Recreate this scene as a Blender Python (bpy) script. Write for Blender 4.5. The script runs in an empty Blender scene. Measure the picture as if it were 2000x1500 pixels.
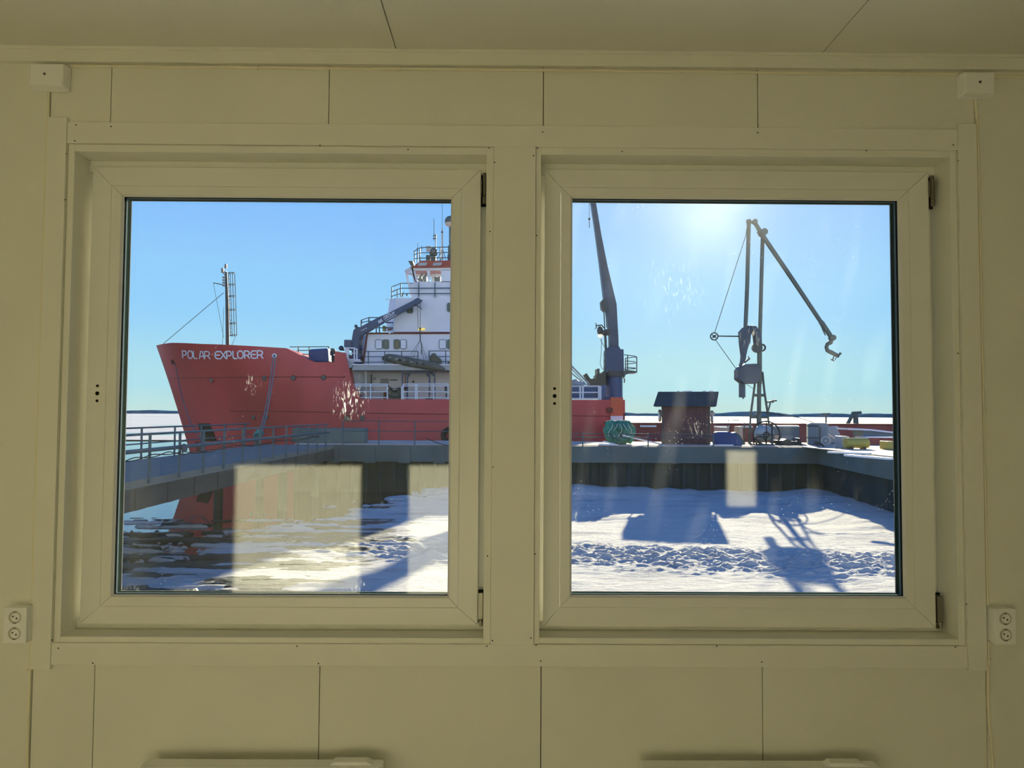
import bpy, math, random
from mathutils import Vector, Matrix, noise
random.seed(11)
SC = bpy.context.scene
COL = SC.collection
R = math.radians

# ------------------------------------------------------------------ camera
F = 1450.0
YAW, PITCH, ROLL = R(0.36085), R(2.34163), R(-0.32803)
EYE = Vector((0, 0, 1.5))
_f = Vector((math.sin(YAW)*math.cos(PITCH), math.cos(YAW)*math.cos(PITCH), math.sin(PITCH)))
_r0 = Vector((math.cos(YAW), -math.sin(YAW), 0)); _u0 = _r0.cross(_f)
_c, _s = math.cos(ROLL), math.sin(ROLL)
_r = _r0*_c - _u0*_s; _u = _r0*_s + _u0*_c
cam_d = bpy.data.cameras.new('camera'); cam = bpy.data.objects.new('camera', cam_d); COL.objects.link(cam)
cam_d.sensor_width = 36; cam_d.sensor_fit = 'HORIZONTAL'; cam_d.lens = F/2000*36; cam_d.clip_start = .02; cam_d.clip_end = 9000
cam.matrix_world = Matrix(((_r.x, _u.x, -_f.x, EYE.x), (_r.y, _u.y, -_f.y, EYE.y), (_r.z, _u.z, -_f.z, EYE.z), (0, 0, 0, 1)))
SC.camera = cam

def P(px, py, Y):
    """world point at depth Y that the photograph shows at (px, py)"""
    d = _f*F + _r*(px-1000) + _u*(750-py)
    return EYE + d*(Y/d.y)

# ------------------------------------------------------------------ light
SC.view_settings.view_transform = 'Standard'; SC.view_settings.look = 'None'
SC.view_settings.gamma = 1; SC.view_settings.use_curve_mapping = False
SC.view_settings.exposure = 0.0
SC.cycles.use_denoising = True
SC.cycles.max_bounces = 14; SC.cycles.diffuse_bounces = 8; SC.cycles.transparent_max_bounces = 24
SC.cycles.glossy_bounces = 4; SC.cycles.sample_clamp_indirect = 6
SC.cycles.caustics_reflective = False; SC.cycles.caustics_refractive = False
SUN_DIR = Vector((0.268, 1.0, 0.293)).normalized()      # towards the sun
sl = bpy.data.lights.new('sun', 'SUN'); sun = bpy.data.objects.new('sun', sl); COL.objects.link(sun)
sl.energy = 16.0; sl.color = (1.0, .87, .62); sl.angle = R(0.55)
sun.rotation_euler = SUN_DIR.to_track_quat('Z', 'Y').to_euler(); sun.location = (20, 60, 40)

wd = bpy.data.worlds.new('sky'); SC.world = wd; wd.use_nodes = True
nt = wd.node_tree; nt.nodes.clear()
N = nt.nodes.new; L = nt.links.new
out = N('ShaderNodeOutputWorld'); bg = N('ShaderNodeBackground'); L(bg.outputs[0], out.inputs[0])
tc = N('ShaderNodeTexCoord'); sx = N('ShaderNodeSeparateXYZ'); L(tc.outputs['Generated'], sx.inputs[0])
rp = N('ShaderNodeValToRGB'); L(sx.outputs['Z'], rp.inputs[0])
rp.color_ramp.interpolation = 'EASE'
els = rp.color_ramp.elements
els[0].position = 0.0; els[0].color = (.66, .93, .93, 1)
els[1].position = 1.0; els[1].color = (.012, .11, .48, 1)
for p_, c_ in ((.04, (.53, .91, 1.06)), (.14, (.37, .78, 1.22)), (.27, (.29, .64, 1.22)), (.40, (.13, .42, 1.12)), (.58, (.03, .19, .74))):
    e = els.new(p_); e.color = c_ + (1,)
dt = N('ShaderNodeVectorMath'); dt.operation = 'DOT_PRODUCT'; L(tc.outputs['Generated'], dt.inputs[0]); dt.inputs[1].default_value = SUN_DIR
mr = N('ShaderNodeMapRange'); L(dt.outputs['Value'], mr.inputs[0]); mr.inputs[1].default_value = .945; mr.inputs[2].default_value = 1.0; mr.interpolation_type = 'SMOOTHSTEP'
mx = N('ShaderNodeMix'); mx.data_type = 'RGBA'; mx.blend_type = 'ADD'; L(mr.outputs[0], mx.inputs[0])
L(rp.outputs[0], mx.inputs[6]); mx.inputs[7].default_value = (.22, .17, .04, 1)
# added warm brightness low in the sky behind the camera, fills shaded faces
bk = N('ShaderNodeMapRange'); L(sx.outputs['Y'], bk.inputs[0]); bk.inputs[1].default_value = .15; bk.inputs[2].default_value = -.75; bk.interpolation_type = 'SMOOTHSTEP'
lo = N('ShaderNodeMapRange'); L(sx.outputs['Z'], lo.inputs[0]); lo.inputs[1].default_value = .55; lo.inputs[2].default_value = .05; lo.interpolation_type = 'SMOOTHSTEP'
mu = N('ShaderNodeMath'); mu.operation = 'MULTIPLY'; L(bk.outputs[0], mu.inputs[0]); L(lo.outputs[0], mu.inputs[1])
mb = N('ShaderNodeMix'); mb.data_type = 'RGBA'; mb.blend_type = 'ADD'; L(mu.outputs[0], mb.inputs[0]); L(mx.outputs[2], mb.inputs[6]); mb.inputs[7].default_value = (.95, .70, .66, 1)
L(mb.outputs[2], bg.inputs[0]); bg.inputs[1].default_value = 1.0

# ------------------------------------------------------------------ materials
MATS = {}
def mat(name, col, rough=.6, metal=0.0, var=0.0, vscale=3.0, bump=0.0, bscale=40.0, emit=None, stretch=None, spec=None):
    if name in MATS: return MATS[name]
    m = bpy.data.materials.new(name); m.use_nodes = True; MATS[name] = m
    t = m.node_tree; b = t.nodes['Principled BSDF']
    b.inputs['Base Color'].default_value = (*col, 1); b.inputs['Roughness'].default_value = rough; b.inputs['Metallic'].default_value = metal
    if spec is not None: b.inputs['Specular IOR Level'].default_value = spec
    if emit: b.inputs['Emission Color'].default_value = (*emit[0], 1); b.inputs['Emission Strength'].default_value = emit[1]
    if var or bump:
        tc = t.nodes.new('ShaderNodeTexCoord'); mp = t.nodes.new('ShaderNodeMapping'); t.links.new(tc.outputs['Object'], mp.inputs[0])
        if stretch: mp.inputs['Scale'].default_value = stretch
    if var:
        n = t.nodes.new('ShaderNodeTexNoise'); n.inputs['Scale'].default_value = vscale; n.inputs['Detail'].default_value = 6
        t.links.new(mp.outputs[0], n.inputs[0])
        r = t.nodes.new('ShaderNodeMapRange'); r.inputs[1].default_value = .3; r.inputs[2].default_value = .7
        r.inputs[3].default_value = 1-var; r.inputs[4].default_value = 1+var; t.links.new(n.outputs[0], r.inputs[0])
        v = t.nodes.new('ShaderNodeVectorMath'); v.operation = 'SCALE'; v.inputs[0].default_value = col; t.links.new(r.outputs[0], v.inputs['Scale'])
        t.links.new(v.outputs[0], b.inputs['Base Color'])
    if bump:
        n = t.nodes.new('ShaderNodeTexNoise'); n.inputs['Scale'].default_value = bscale; n.inputs['Detail'].default_value = 4; t.links.new(mp.outputs[0], n.inputs[0])
        bp = t.nodes.new('ShaderNodeBump'); bp.inputs['Strength'].default_value = bump; bp.inputs['Distance'].default_value = .02
        t.links.new(n.outputs[0], bp.inputs['Height']); t.links.new(bp.outputs[0], b.inputs['Normal'])
    return m

WALLM = mat('painted_panel', (.80, .79, .685), .55, var=.03, vscale=2.0, bump=.05, bscale=180)
CEILM = mat('ceiling_panel', (.78, .76, .68), .6, var=.02, vscale=2.0, bump=.05, bscale=160)
TRIMM = mat('painted_trim', (.82, .81, .715), .45, var=.02, vscale=6)
SASHM = mat('white_plastic', (.83, .825, .755), .32, var=.015, vscale=9)
WHITEP = mat('switch_plastic', (.88, .875, .84), .3)
CABLEM = mat('cable_sheath', (.82, .77, .58), .4)
SEAM = mat('seam_shade', (.10, .085, .05), .9)
FLOORM = mat('vinyl_floor', (.58, .55, .49), .5, var=.08, vscale=5)
GASKET = mat('black_gasket', (.012, .013, .014), .5, spec=0)
SPACER = mat('spacer_bar', (.012, .028, .026), .6, spec=0)
BEADM = mat('glazing_bead', (.80, .78, .70), .6)
STEELM = mat('hinge_steel', (.24, .23, .18), .35, metal=.9)
DARKH = mat('hole_black', (.004, .004, .004), .9)

def glass_mat(name, dirt, haze, streak=0.0, spots=()):
    m = bpy.data.materials.new(name); m.use_nodes = True; t = m.node_tree; t.nodes.clear()
    n = t.nodes.new; l = t.links.new
    o = n('ShaderNodeOutputMaterial'); tr = n('ShaderNodeBsdfTransparent'); gl = n('ShaderNodeBsdfGlossy'); gl.inputs['Roughness'].default_value = .0
    tr.inputs[0].default_value = (.975, .985, .98, 1)
    lw = n('ShaderNodeLayerWeight'); lw.inputs[0].default_value = .5
    pw = n('ShaderNodeMath'); pw.operation = 'POWER'; l(lw.outputs['Facing'], pw.inputs[0]); pw.inputs[1].default_value = 4
    ma = n('ShaderNodeMath'); ma.operation = 'MULTIPLY_ADD'; l(pw.outputs[0], ma.inputs[0]); ma.inputs[1].default_value = .8; ma.inputs[2].default_value = .042
    mx = n('ShaderNodeMixShader'); l(ma.outputs[0], mx.inputs[0]); l(tr.outputs[0], mx.inputs[1]); l(gl.outputs[0], mx.inputs[2])
    last = mx
    if dirt or haze:
        tc = n('ShaderNodeTexCoord')
        # fine dust specks
        vo = n('ShaderNodeTexVoronoi'); vo.inputs['Scale'].default_value = 85; l(tc.outputs['Object'], vo.inputs[0])
        s1 = n('ShaderNodeMapRange'); l(vo.outputs['Distance'], s1.inputs[0]); s1.inputs[1].default_value = .11; s1.inputs[2].default_value = .06
        s1.inputs[3].default_value = 0; s1.inputs[4].default_value = 1
        nz = n('ShaderNodeTexNoise'); nz.inputs['Scale'].default_value = 7; nz.inputs['Detail'].default_value = 5; l(tc.outputs['Object'], nz.inputs[0])
        s2 = n('ShaderNodeMapRange'); l(nz.outputs[0], s2.inputs[0]); s2.inputs[1].default_value = .50; s2.inputs[2].default_value = .66
        pr = n('ShaderNodeMath'); pr.operation = 'MULTIPLY'; l(s1.outputs[0], pr.inputs[0]); l(s2.outputs[0], pr.inputs[1])
        # faint curved wiping marks
        mp = n('ShaderNodeMapping'); mp.inputs['Rotation'].default_value = (0, R(-24), 0); mp.inputs['Scale'].default_value = (1, 1, .35); l(tc.outputs['Object'], mp.inputs[0])
        wv = n('ShaderNodeTexWave'); wv.inputs['Scale'].default_value = 2.6; wv.inputs['Distortion'].default_value = 5.5; wv.inputs['Detail'].default_value = 2.5; wv.inputs['Detail Scale'].default_value = 1.1; l(mp.outputs[0], wv.inputs[0])
        wz = n('ShaderNodeTexNoise'); wz.inputs['Scale'].default_value = 3.0; wz.inputs['Detail'].default_value = 5; l(tc.outputs['Object'], wz.inputs[0])
        s3 = n('ShaderNodeMapRange'); l(wv.outputs['Fac'], s3.inputs[0]); s3.inputs[1].default_value = .62; s3.inputs[2].default_value = 1.0; s3.inputs[4].default_value = streak
        s4 = n('ShaderNodeMapRange'); l(wz.outputs[0], s4.inputs[0]); s4.inputs[1].default_value = .45; s4.inputs[2].default_value = .62
        s5 = n('ShaderNodeMath'); s5.operation = 'MULTIPLY'; l(s3.outputs[0], s5.inputs[0]); l(s4.outputs[0], s5.inputs[1])
        a1 = n('ShaderNodeMath'); a1.operation = 'MULTIPLY_ADD'; l(pr.outputs[0], a1.inputs[0]); a1.inputs[1].default_value = .38; l(s5.outputs[0], a1.inputs[2])
        a2 = n('ShaderNodeMath'); a2.operation = 'MULTIPLY'; l(a1.outputs[0], a2.inputs[0]); a2.inputs[1].default_value = dirt
        # smeared, scratched patches
        if spots:
            mp2 = n('ShaderNodeMapping'); mp2.inputs['Rotation'].default_value = (0, R(40), 0); mp2.inputs['Scale'].default_value = (150, 1, 34); l(tc.outputs['Object'], mp2.inputs[0])
            sc = n('ShaderNodeTexNoise'); sc.inputs['Scale'].default_value = 1.0; sc.inputs['Detail'].default_value = 3; sc.inputs['Distortion'].default_value = 1.2; l(mp2.outputs[0], sc.inputs[0])
            sm = n('ShaderNodeMapRange'); l(sc.outputs[0], sm.inputs[0]); sm.inputs[1].default_value = .56; sm.inputs[2].default_value = .70
        for (u, v, rad, amt) in spots:
            vd = n('ShaderNodeVectorMath'); vd.operation = 'DISTANCE'; l(tc.outputs['Object'], vd.inputs[0]); vd.inputs[1].default_value = (u, 0, v)
            fm_ = n('ShaderNodeMapRange'); l(vd.outputs['Value'], fm_.inputs[0]); fm_.inputs[1].default_value = rad; fm_.inputs[2].default_value = rad*.15; fm_.inputs[3].default_value = 0; fm_.inputs[4].default_value = amt
            q1 = n('ShaderNodeMath'); q1.operation = 'MULTIPLY'; l(fm_.outputs[0], q1.inputs[0]); l(sm.outputs[0], q1.inputs[1])
            q2 = n('ShaderNodeMath'); q2.operation = 'MAXIMUM'; l(q1.outputs[0], q2.inputs[0]); l(a2.outputs[0], q2.inputs[1]); a2 = q2
        df = n('ShaderNodeBsdfTranslucent'); df.inputs[0].default_value = (.8, .85, .85, 1)
        m2 = n('ShaderNodeMixShader'); l(a2.outputs[0], m2.inputs[0]); l(last.outputs[0], m2.inputs[1]); l(df.outputs[0], m2.inputs[2]); last = m2
        if haze:
            rf = n('ShaderNodeBsdfRefraction'); rf.inputs['IOR'].default_value = 1.12; rf.inputs['Roughness'].default_value = .78; rf.inputs[0].default_value = (1, 1, 1, 1)
            hz = n('ShaderNodeMapRange'); l(wz.outputs[0], hz.inputs[0]); hz.inputs[1].default_value = .25; hz.inputs[2].default_value = .75
            hz.inputs[3].default_value = haze*.6; hz.inputs[4].default_value = haze*1.4
            m3 = n('ShaderNodeMixShader'); l(hz.outputs[0], m3.inputs[0]); l(last.outputs[0], m3.inputs[1]); l(rf.outputs[0], m3.inputs[2]); last = m3
    l(last.outputs[0], o.inputs[0])
    return m
GLASS_CLEAN = glass_mat('clear_glass', 0, 0)
GLASS_L = glass_mat('dusty_glass', .6, 0, .0, spots=((.20, .73, .07, .45), (-.12, .78, .04, .18), (.24, .12, .04, .15), (-.5, .05, .09, .2)))
GLASS_R = glass_mat('dusty_sunlit_glass', 1.0, .0003, .010, spots=((-.13, .64, .035, .18), (-.52, .02, .12, .12), (-.55, .35, .05, .14), (.05, .95, .05, .1), (-.2, 1.1, .14, .07)))

# ship / harbour paints
HULLM = mat('red_hull_paint', (.54, .058, .070), .5, var=.22, vscale=.35, bump=.12, bscale=1.4, stretch=(1, 1, .45))
HULLD = mat('dark_red_paint', (.16, .02, .02), .6)
ORANGE = mat('orange_red_paint', (.62, .12, .05), .5, var=.1, vscale=1)
SHIPW = mat('white_ship_paint', (.76, .79, .84), .5, var=.08, vscale=.6)
SHIPG = mat('grey_ship_paint', (.36, .40, .42), .55, var=.12, vscale=2)
NAVY = mat('navy_paint', (.016, .06, .15), .42, var=.12, vscale=1.5)
BLUE = mat('blue_paint', (.02, .085, .22), .45, var=.15, vscale=1.2)
TARP = mat('blue_tarpaulin', (.010, .055, .19), .55, var=.2, vscale=2.5, bump=.5, bscale=4)
DKGREY = mat('dark_steel', (.045, .065, .07), .55, var=.1, vscale=3)
TEALST = mat('grey_green_steel', (.07, .115, .115), .55, var=.1, vscale=3)
RAILM = mat('galvanised_rail', (.055, .105, .13), .5, metal=.2)
WRAIL = mat('white_rail_paint', (.72, .78, .84), .45)
LETTER = mat('white_lettering', (.80, .86, .95), .5)
GREENW = mat('dark_green_glass', (.03, .09, .07), .15)
BROWNW = mat('brown_blind_glass', (.12, .12, .06), .3)
YELLAMP = mat('lamp_yellow', (.9, .7, .15), .4, emit=((1.0, .72, .12), .9))
AMBER = mat('lamp_amber', (.9, .5, .1), .4, emit=((1.0, .50, .08), 1.2))
WARMLAMP = mat('lamp_warm_white', (.9, .8, .6), .4, emit=((1.0, .78, .5), 1.3))
DINGHY = mat('dark_rubber', (.10, .115, .10), .65, var=.35, vscale=1.6, bump=.4, bscale=4)
ROPEM = mat('grey_rope', (.10, .12, .14), .8)
TEALR = mat('teal_rope', (.04, .30, .30), .7)
NETM = mat('green_net', (.02, .20, .14), .8, var=.35, vscale=3, bump=.8, bscale=6)
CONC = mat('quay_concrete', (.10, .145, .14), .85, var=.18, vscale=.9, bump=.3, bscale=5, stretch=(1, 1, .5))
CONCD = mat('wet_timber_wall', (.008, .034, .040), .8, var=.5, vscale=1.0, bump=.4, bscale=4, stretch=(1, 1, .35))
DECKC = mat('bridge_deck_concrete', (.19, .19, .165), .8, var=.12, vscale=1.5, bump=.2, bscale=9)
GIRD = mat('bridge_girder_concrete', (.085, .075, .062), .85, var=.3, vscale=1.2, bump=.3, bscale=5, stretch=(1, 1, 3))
SANDY = mat('trampled_snow', (.70, .52, .40), .9, var=.1, vscale=1)
SHEDM = mat('red_brown_boards', (.085, .036, .045), .7, var=.25, vscale=2.0, bump=.5, bscale=6, stretch=(5, 5, .4))
ROOFM = mat('dark_roof_felt', (.022, .05, .065), .7, var=.25, vscale=3)
TIN = mat('grey_blue_panel', (.14, .21, .27), .6, var=.1, vscale=1)
CREAM = mat('cream_panel', (.55, .50, .44), .7, var=.1, vscale=2)
YELP = mat('yellow_paint', (.40, .37, .08), .5, var=.1, vscale=2)
SNOWCAP = mat('white_snow', (.86, .86, .88), .7)
TREEM = mat('haze_tinted_forest', (.11, .23, .33), 1.0, var=.25, vscale=.03, spec=0)  # distance haze painted into the forest colour
RUBBER = mat('black_rubber', (.012, .014, .016), .7)

# ------------------------------------------------------------------ mesh helpers
ORG = {}
def tag(o, label=None, cat=None, group=None, kind=None):
    if label: o['label'] = label
    if cat: o['category'] = cat
    if group: o['group'] = group
    if kind: o['kind'] = kind
    return o
def thing(name, loc, label, cat, group=None):
    o = bpy.data.objects.new(name, None); COL.objects.link(o); o.location = loc; o.empty_display_size = .1
    ORG[o] = Vector(loc); return tag(o, label, cat, group)

SPLIT = {'wheelhouse_console', 'antenna', 'radar_equipment', 'deck_fitting', 'deck_locker', 'deck_gear', 'mooring_winch', 'signal_lights', 'door_opening', 'grab_patch', 'roof_snow', 'snow_strip', 'towing_winch', 'stay_bar', 'covered_bundle', 'floodlight', 'satellite_dome', 'searchlight', 'gallows_frame', 'boom_floodlight', 'leg', 'crane_foundation', 'side_bracket', 'boat_cradle', 'stern_crane', 'barge_railing'}
class MB:
    def __init__(s): s.v = []; s.f = []; s.mi = []; s.m = 0
    def add(s, vs, fs):
        b = len(s.v); s.v += [Vector(x) for x in vs]; s.f += [tuple(b+i for i in f) for f in fs]; s.mi += [s.m]*len(fs); return s
    def box(s, x0, y0, z0, x1, y1, z1):
        x0, x1 = min(x0, x1), max(x0, x1); y0, y1 = min(y0, y1), max(y0, y1); z0, z1 = min(z0, z1), max(z0, z1)
        return s.add([(x0,y0,z0),(x1,y0,z0),(x1,y1,z0),(x0,y1,z0),(x0,y0,z1),(x1,y0,z1),(x1,y1,z1),(x0,y1,z1)],
            [(0,3,2,1),(4,5,6,7),(0,1,5,4),(1,2,6,5),(2,3,7,6),(3,0,4,7)])
    def prism(s, pts, Y0, Y1):
        """polygon of (x, z) extruded from Y0 to Y1"""
        a = sum(pts[i][0]*pts[(i+1) % len(pts)][1]-pts[(i+1) % len(pts)][0]*pts[i][1] for i in range(len(pts)))
        if a < 0: pts = pts[::-1]
        n = len(pts); vs = [(x, Y0, z) for x, z in pts]+[(x, Y1, z) for x, z in pts]
        return s.add(vs, [tuple(range(n)), tuple(range(2*n-1, n-1, -1))]+[(i, i+n, (i+1) % n+n, (i+1) % n) for i in range(n)])
    def ppx(s, pts, Y0, Y1):
        """polygon given where the photo shows it at depth Y0, extruded to Y1"""
        q = [P(a, b, Y0) for a, b in pts]; return s.prism([(v.x, v.z) for v in q], Y0, Y1)
    def bpx(s, a, b, c, d, Y0, Y1):
        p, q = P(a, b, Y0), P(c, d, Y0); return s.box(p.x, Y0, p.z, q.x, Y1, q.z)
    def tube(s, pts, r, n=8, cap=True):
        pts = [Vector(p) for p in pts]; rs = r if isinstance(r, (list, tuple)) else [r]*len(pts)
        b = len(s.v); up = Vector((0, 0, 1)); pn = None
        for i, p in enumerate(pts):
            d = (pts[min(i+1, len(pts)-1)]-pts[max(i-1, 0)]).normalized()
            if pn is None:
                a = up if abs(d.z) < .9 else Vector((1, 0, 0)); pn = d.cross(a).normalized()
            else:
                pn = (pn - d*pn.dot(d)).normalized()
            q = d.cross(pn)
            for k in range(n):
                t = 2*math.pi*k/n; s.v.append(p+(pn*math.cos(t)+q*math.sin(t))*rs[i])
        m = len(pts)
        for i in range(m-1):
            for k in range(n):
                s.f.append((b+i*n+k, b+i*n+(k+1) % n, b+(i+1)*n+(k+1) % n, b+(i+1)*n+k)); s.mi.append(s.m)
        if cap:
            s.f.append(tuple(b+k for k in range(n-1, -1, -1))); s.f.append(tuple(b+(m-1)*n+k for k in range(n))); s.mi += [s.m]*2
        return s
    def tpx(s, pts, Y, r, n=6): return s.tube([P(*q[:2], q[2] if len(q) > 2 else Y) for q in pts], r, n)
    def disc(s, c, r, ax, h, n=16):
        c = Vector(c); ax = Vector(ax).normalized(); return s.tube([c-ax*h/2, c+ax*h/2], r, n)
    def ring(s, c, R_, r, ax, n=24, m=8):
        c = Vector(c); ax = Vector(ax).normalized(); a = ax.orthogonal().normalized(); b2 = ax.cross(a); b = len(s.v)
        for i in range(n):
            t = 2*math.pi*i/n; d = a*math.cos(t)+b2*math.sin(t)
            for j in range(m):
                u = 2*math.pi*j/m; s.v.append(c+d*(R_+r*math.cos(u))+ax*r*math.sin(u))
        for i in range(n):
            for j in range(m):
                s.f.append((b+i*m+j, b+((i+1) % n)*m+j, b+((i+1) % n)*m+(j+1) % m, b+i*m+(j+1) % m)); s.mi.append(s.m)
        return s
    def ball(s, c, rx, ry, rz, n=16, m=10, jit=0):
        c = Vector(c); b = len(s.v)
        for i in range(m+1):
            ph = math.pi*i/m
            for k in range(n):
                t = 2*math.pi*k/n; d = Vector((math.sin(ph)*math.cos(t), math.sin(ph)*math.sin(t), math.cos(ph)))
                j = 1+jit*noise.noise(d*2.3+c) if jit else 1
                s.v.append(c+Vector((d.x*rx, d.y*ry, d.z*rz))*j)
        for i in range(m):
            for k in range(n):
                s.f.append((b+i*n+k, b+(i+1)*n+k, b+(i+1)*n+(k+1) % n, b+i*n+(k+1) % n)); s.mi.append(s.m)
        return s
    def build(s, name, mats, parent=None, smooth=False, bevel=0, **kw):
        if parent is not None and name in SPLIT:
            gs = s.groups(.06)
            if len(gs) > 1:
                o = None
                for fs in gs:
                    m = MB(); idx = {}
                    for i in fs:
                        for k in s.f[i]: idx.setdefault(k, len(idx))
                    m.v = [s.v[k] for k in idx]; m.f = [tuple(idx[k] for k in s.f[i]) for i in fs]; m.mi = [s.mi[i] for i in fs]
                    o = m.build1(name, mats, parent, smooth, bevel, **kw)
                return o
        return s.build1(name, mats, parent, smooth, bevel, **kw)
    def groups(s, e):
        """faces grouped into separate pieces (pieces that touch stay together)"""
        p = list(range(len(s.v)))
        def fd(i):
            while p[i] != i: p[i] = p[p[i]]; i = p[i]
            return i
        for f in s.f:
            for k in f[1:]: p[fd(k)] = fd(f[0])
        bb = {}
        for i, v in enumerate(s.v):
            b = bb.setdefault(fd(i), [list(v), list(v)])
            for q in range(3): b[0][q] = min(b[0][q], v[q]); b[1][q] = max(b[1][q], v[q])
        ks = list(bb); ch = True
        while ch:
            ch = False
            for i in range(len(ks)):
                for j in range(i+1, len(ks)):
                    a, b = bb[ks[i]], bb[ks[j]]
                    if all(a[0][q]-e <= b[1][q] and b[0][q]-e <= a[1][q] for q in range(3)):
                        p[fd(ks[j])] = fd(ks[i]); bb[ks[i]] = [[min(a[0][q], b[0][q]) for q in range(3)], [max(a[1][q], b[1][q]) for q in range(3)]]
                        ks.pop(j); ch = True; break
                if ch: break
        g = {}
        for i, f in enumerate(s.f): g.setdefault(fd(f[0]), []).append(i)
        return list(g.values())
    def build1(s, name, mats, parent=None, smooth=False, bevel=0, **kw):
        me = bpy.data.meshes.new(name)
        if parent is not None: org = ORG[parent]
        else:
            xs = [v.x for v in s.v]; ys = [v.y for v in s.v]; zs = [v.z for v in s.v]
            org = Vector(((min(xs)+max(xs))/2, (min(ys)+max(ys))/2, min(zs)))
        me.from_pydata([v-org for v in s.v], [], s.f)
        if not isinstance(mats, (list, tuple)): mats = [mats]
        for m in mats: me.materials.append(m)
        me.polygons.foreach_set('material_index', s.mi)
        if smooth:
            me.shade_smooth(); me.set_sharp_from_angle(angle=R(38))
        me.update()
        o = bpy.data.objects.new(name, me); COL.objects.link(o); ORG[o] = org
        if parent is not None: o.parent = parent
        else: o.location = org
        if bevel:
            bm = o.modifiers.new('bevel', 'BEVEL'); bm.width = bevel; bm.segments = 2; bm.limit_method = 'ANGLE'
        return tag(o, **kw)
def copy_tree(o, parent=None):
    c = o.copy(); COL.objects.link(c); c.parent = parent; ORG[c] = ORG[o]
    for ch in list(o.children): copy_tree(ch, c)
    return c
def catenary(a, b, sag, n=14):
    a, b = Vector(a), Vector(b); return [a.lerp(b, i/n)-Vector((0, 0, sag*4*(i/n)*(1-i/n))) for i in range(n+1)]

# ================================================================== THE ROOM
E = 1.5                              # eye height above the floor
X0, X1, Y0, Y1, H = -2.9, 3.6, -1.45, 2.32, E+1.15
HX0, HX1, HZ0, HZ1 = -1.387, 1.421, E-.708, E+.843          # hole in the panelling
wf = MB()
seams = [X0, -1.949, -1.450, -1.26, -.571, .109, .792, 1.4845, 2.16, X1]
g = .0014
for a, b in zip(seams[:-1], seams[1:]):
    def cells(u0, u1):
        if u0 >= 2.85 and u1 <= 3.2: wf.box(u0, 2.32, 0, u1, 2.33, 1.82); wf.box(u0, 2.32, 2.40, u1, 2.33, H)
        elif u1 <= HX0 or u0 >= HX1: wf.box(u0, 2.32, 0, u1, 2.33, H)
        else: wf.box(u0, 2.32, 0, u1, 2.33, HZ0); wf.box(u0, 2.32, HZ1, u1, 2.33, H)
    a2, b2 = a+g, b-g
    br = [x for x in (HX0, HX1, 2.85, 3.20) if a2 < x < b2]
    cur = a2
    for x in br+[b2]: cells(cur, x); cur = x
wf.m = 1
for bx in ((X0, 2.33, 0, HX0, 2.56, H), (HX1, 2.33, 0, 2.85, 2.56, H), (3.20, 2.33, 0, X1, 2.56, H), (2.85, 2.33, 0, 3.20, 2.56, 1.82), (2.85, 2.33, 2.40, 3.20, 2.56, H), (HX0, 2.33, 0, HX1, 2.56, HZ0), (HX0, 2.33, HZ1, HX1, 2.56, H), (-.047, 2.33, HZ0, .086, 2.56, HZ1)): wf.box(*bx)
wf.build('wall_front', [WALLM, SEAM], kind='structure')
fl = MB().box(X0, Y0, -.25, X1, 2.56, 0).build('floor', FLOORM, kind='structure')
cl = MB()
cs = [X0, -.358, .992, X1]
for a, b in zip(cs[:-1], cs[1:]): cl.box(a+g*1.2, Y0, H, b-g*1.2, 2.56, H+.02)
cl.m = 1; cl.box(X0, Y0, H+.02, X1, 2.56, H+.2)
cl.build('ceiling', [CEILM, SEAM], kind='structure')
MB().box(X0-.12, Y0-.12, -.25, X0, 2.56, H+.2).build('wall_left', WALLM, kind='structure')
MB().box(X1, Y0-.12, -.25, X1+.12, 2.56, H+.2).build('wall_right', WALLM, kind='structure')
MB().box(X0, Y0-.12, -.25, X1, Y0, H+.2).build('wall_back', WALLM, kind='structure')
MB().box(X0, Y0, 0, X1, Y0+.012, .07).build('baseboard_back', TRIMM, kind='structure')
MB().box(X0, 2.308, 0, X1, 2.32, .07).build('baseboard_front', TRIMM, kind='structure')

def screws(mb, pts, Y=2.3075):
    for a, b in pts:
        c = P(a, b, Y); mb.disc((c.x, Y, c.z), .0022, (0, 1, 0), .002, 8)
def trim(n, boxes, sc=(), bevel=.0016):
    t = MB()
    for b in boxes: t.box(*b)
    t.m = 1; screws(t, sc)
    return t.build('trim_%d' % n, [TRIMM, DARKH], bevel=bevel, kind='structure')
YC = 2.308
trim(1, [(-1.449, YC-.002, E-.786, -1.389, 2.32, E+.925)], [(102, 243), (129, 300), (98, 382), (127, 390), (115, 445), (86, 560), (76, 900), (110, 760), (73, 1291), (102, 1250)])
trim(2, [(1.4225, YC-.002, E-.780, 1.481, 2.32, E+.928)], [(1872, 314), (1908, 460), (1871, 690), (1915, 870), (1888, 1180), (1923, 1250), (1892, 1298)])
trim(3, [(-1.388, YC, E+.844, 1.4215, 2.32, E+.911)], [(148, 244), (146, 275), (217, 247), (625, 284), (797, 292), (955, 289), (1050, 289), (1060, 258), (1215, 296), (1480, 259), (1692, 294), (1862, 283)])
trim(4, [(-1.388, YC, E-.772, 1.4215, 2.32, E-.706)], [(114, 1266), (181, 1295), (580, 1262), (622, 1296), (951, 1262), (1047, 1260), (1056, 1291), (1400, 1262), (1488, 1293), (1866, 1264)])
trim(5, [(-.047, YC, E-.706, .0855, 2.32, E+.844)], [(966, 317), (1042, 304), (957, 452), (1048, 460), (963, 912), (952, 1086), (1045, 1082), (962, 1251), (1037, 1246)])
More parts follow.
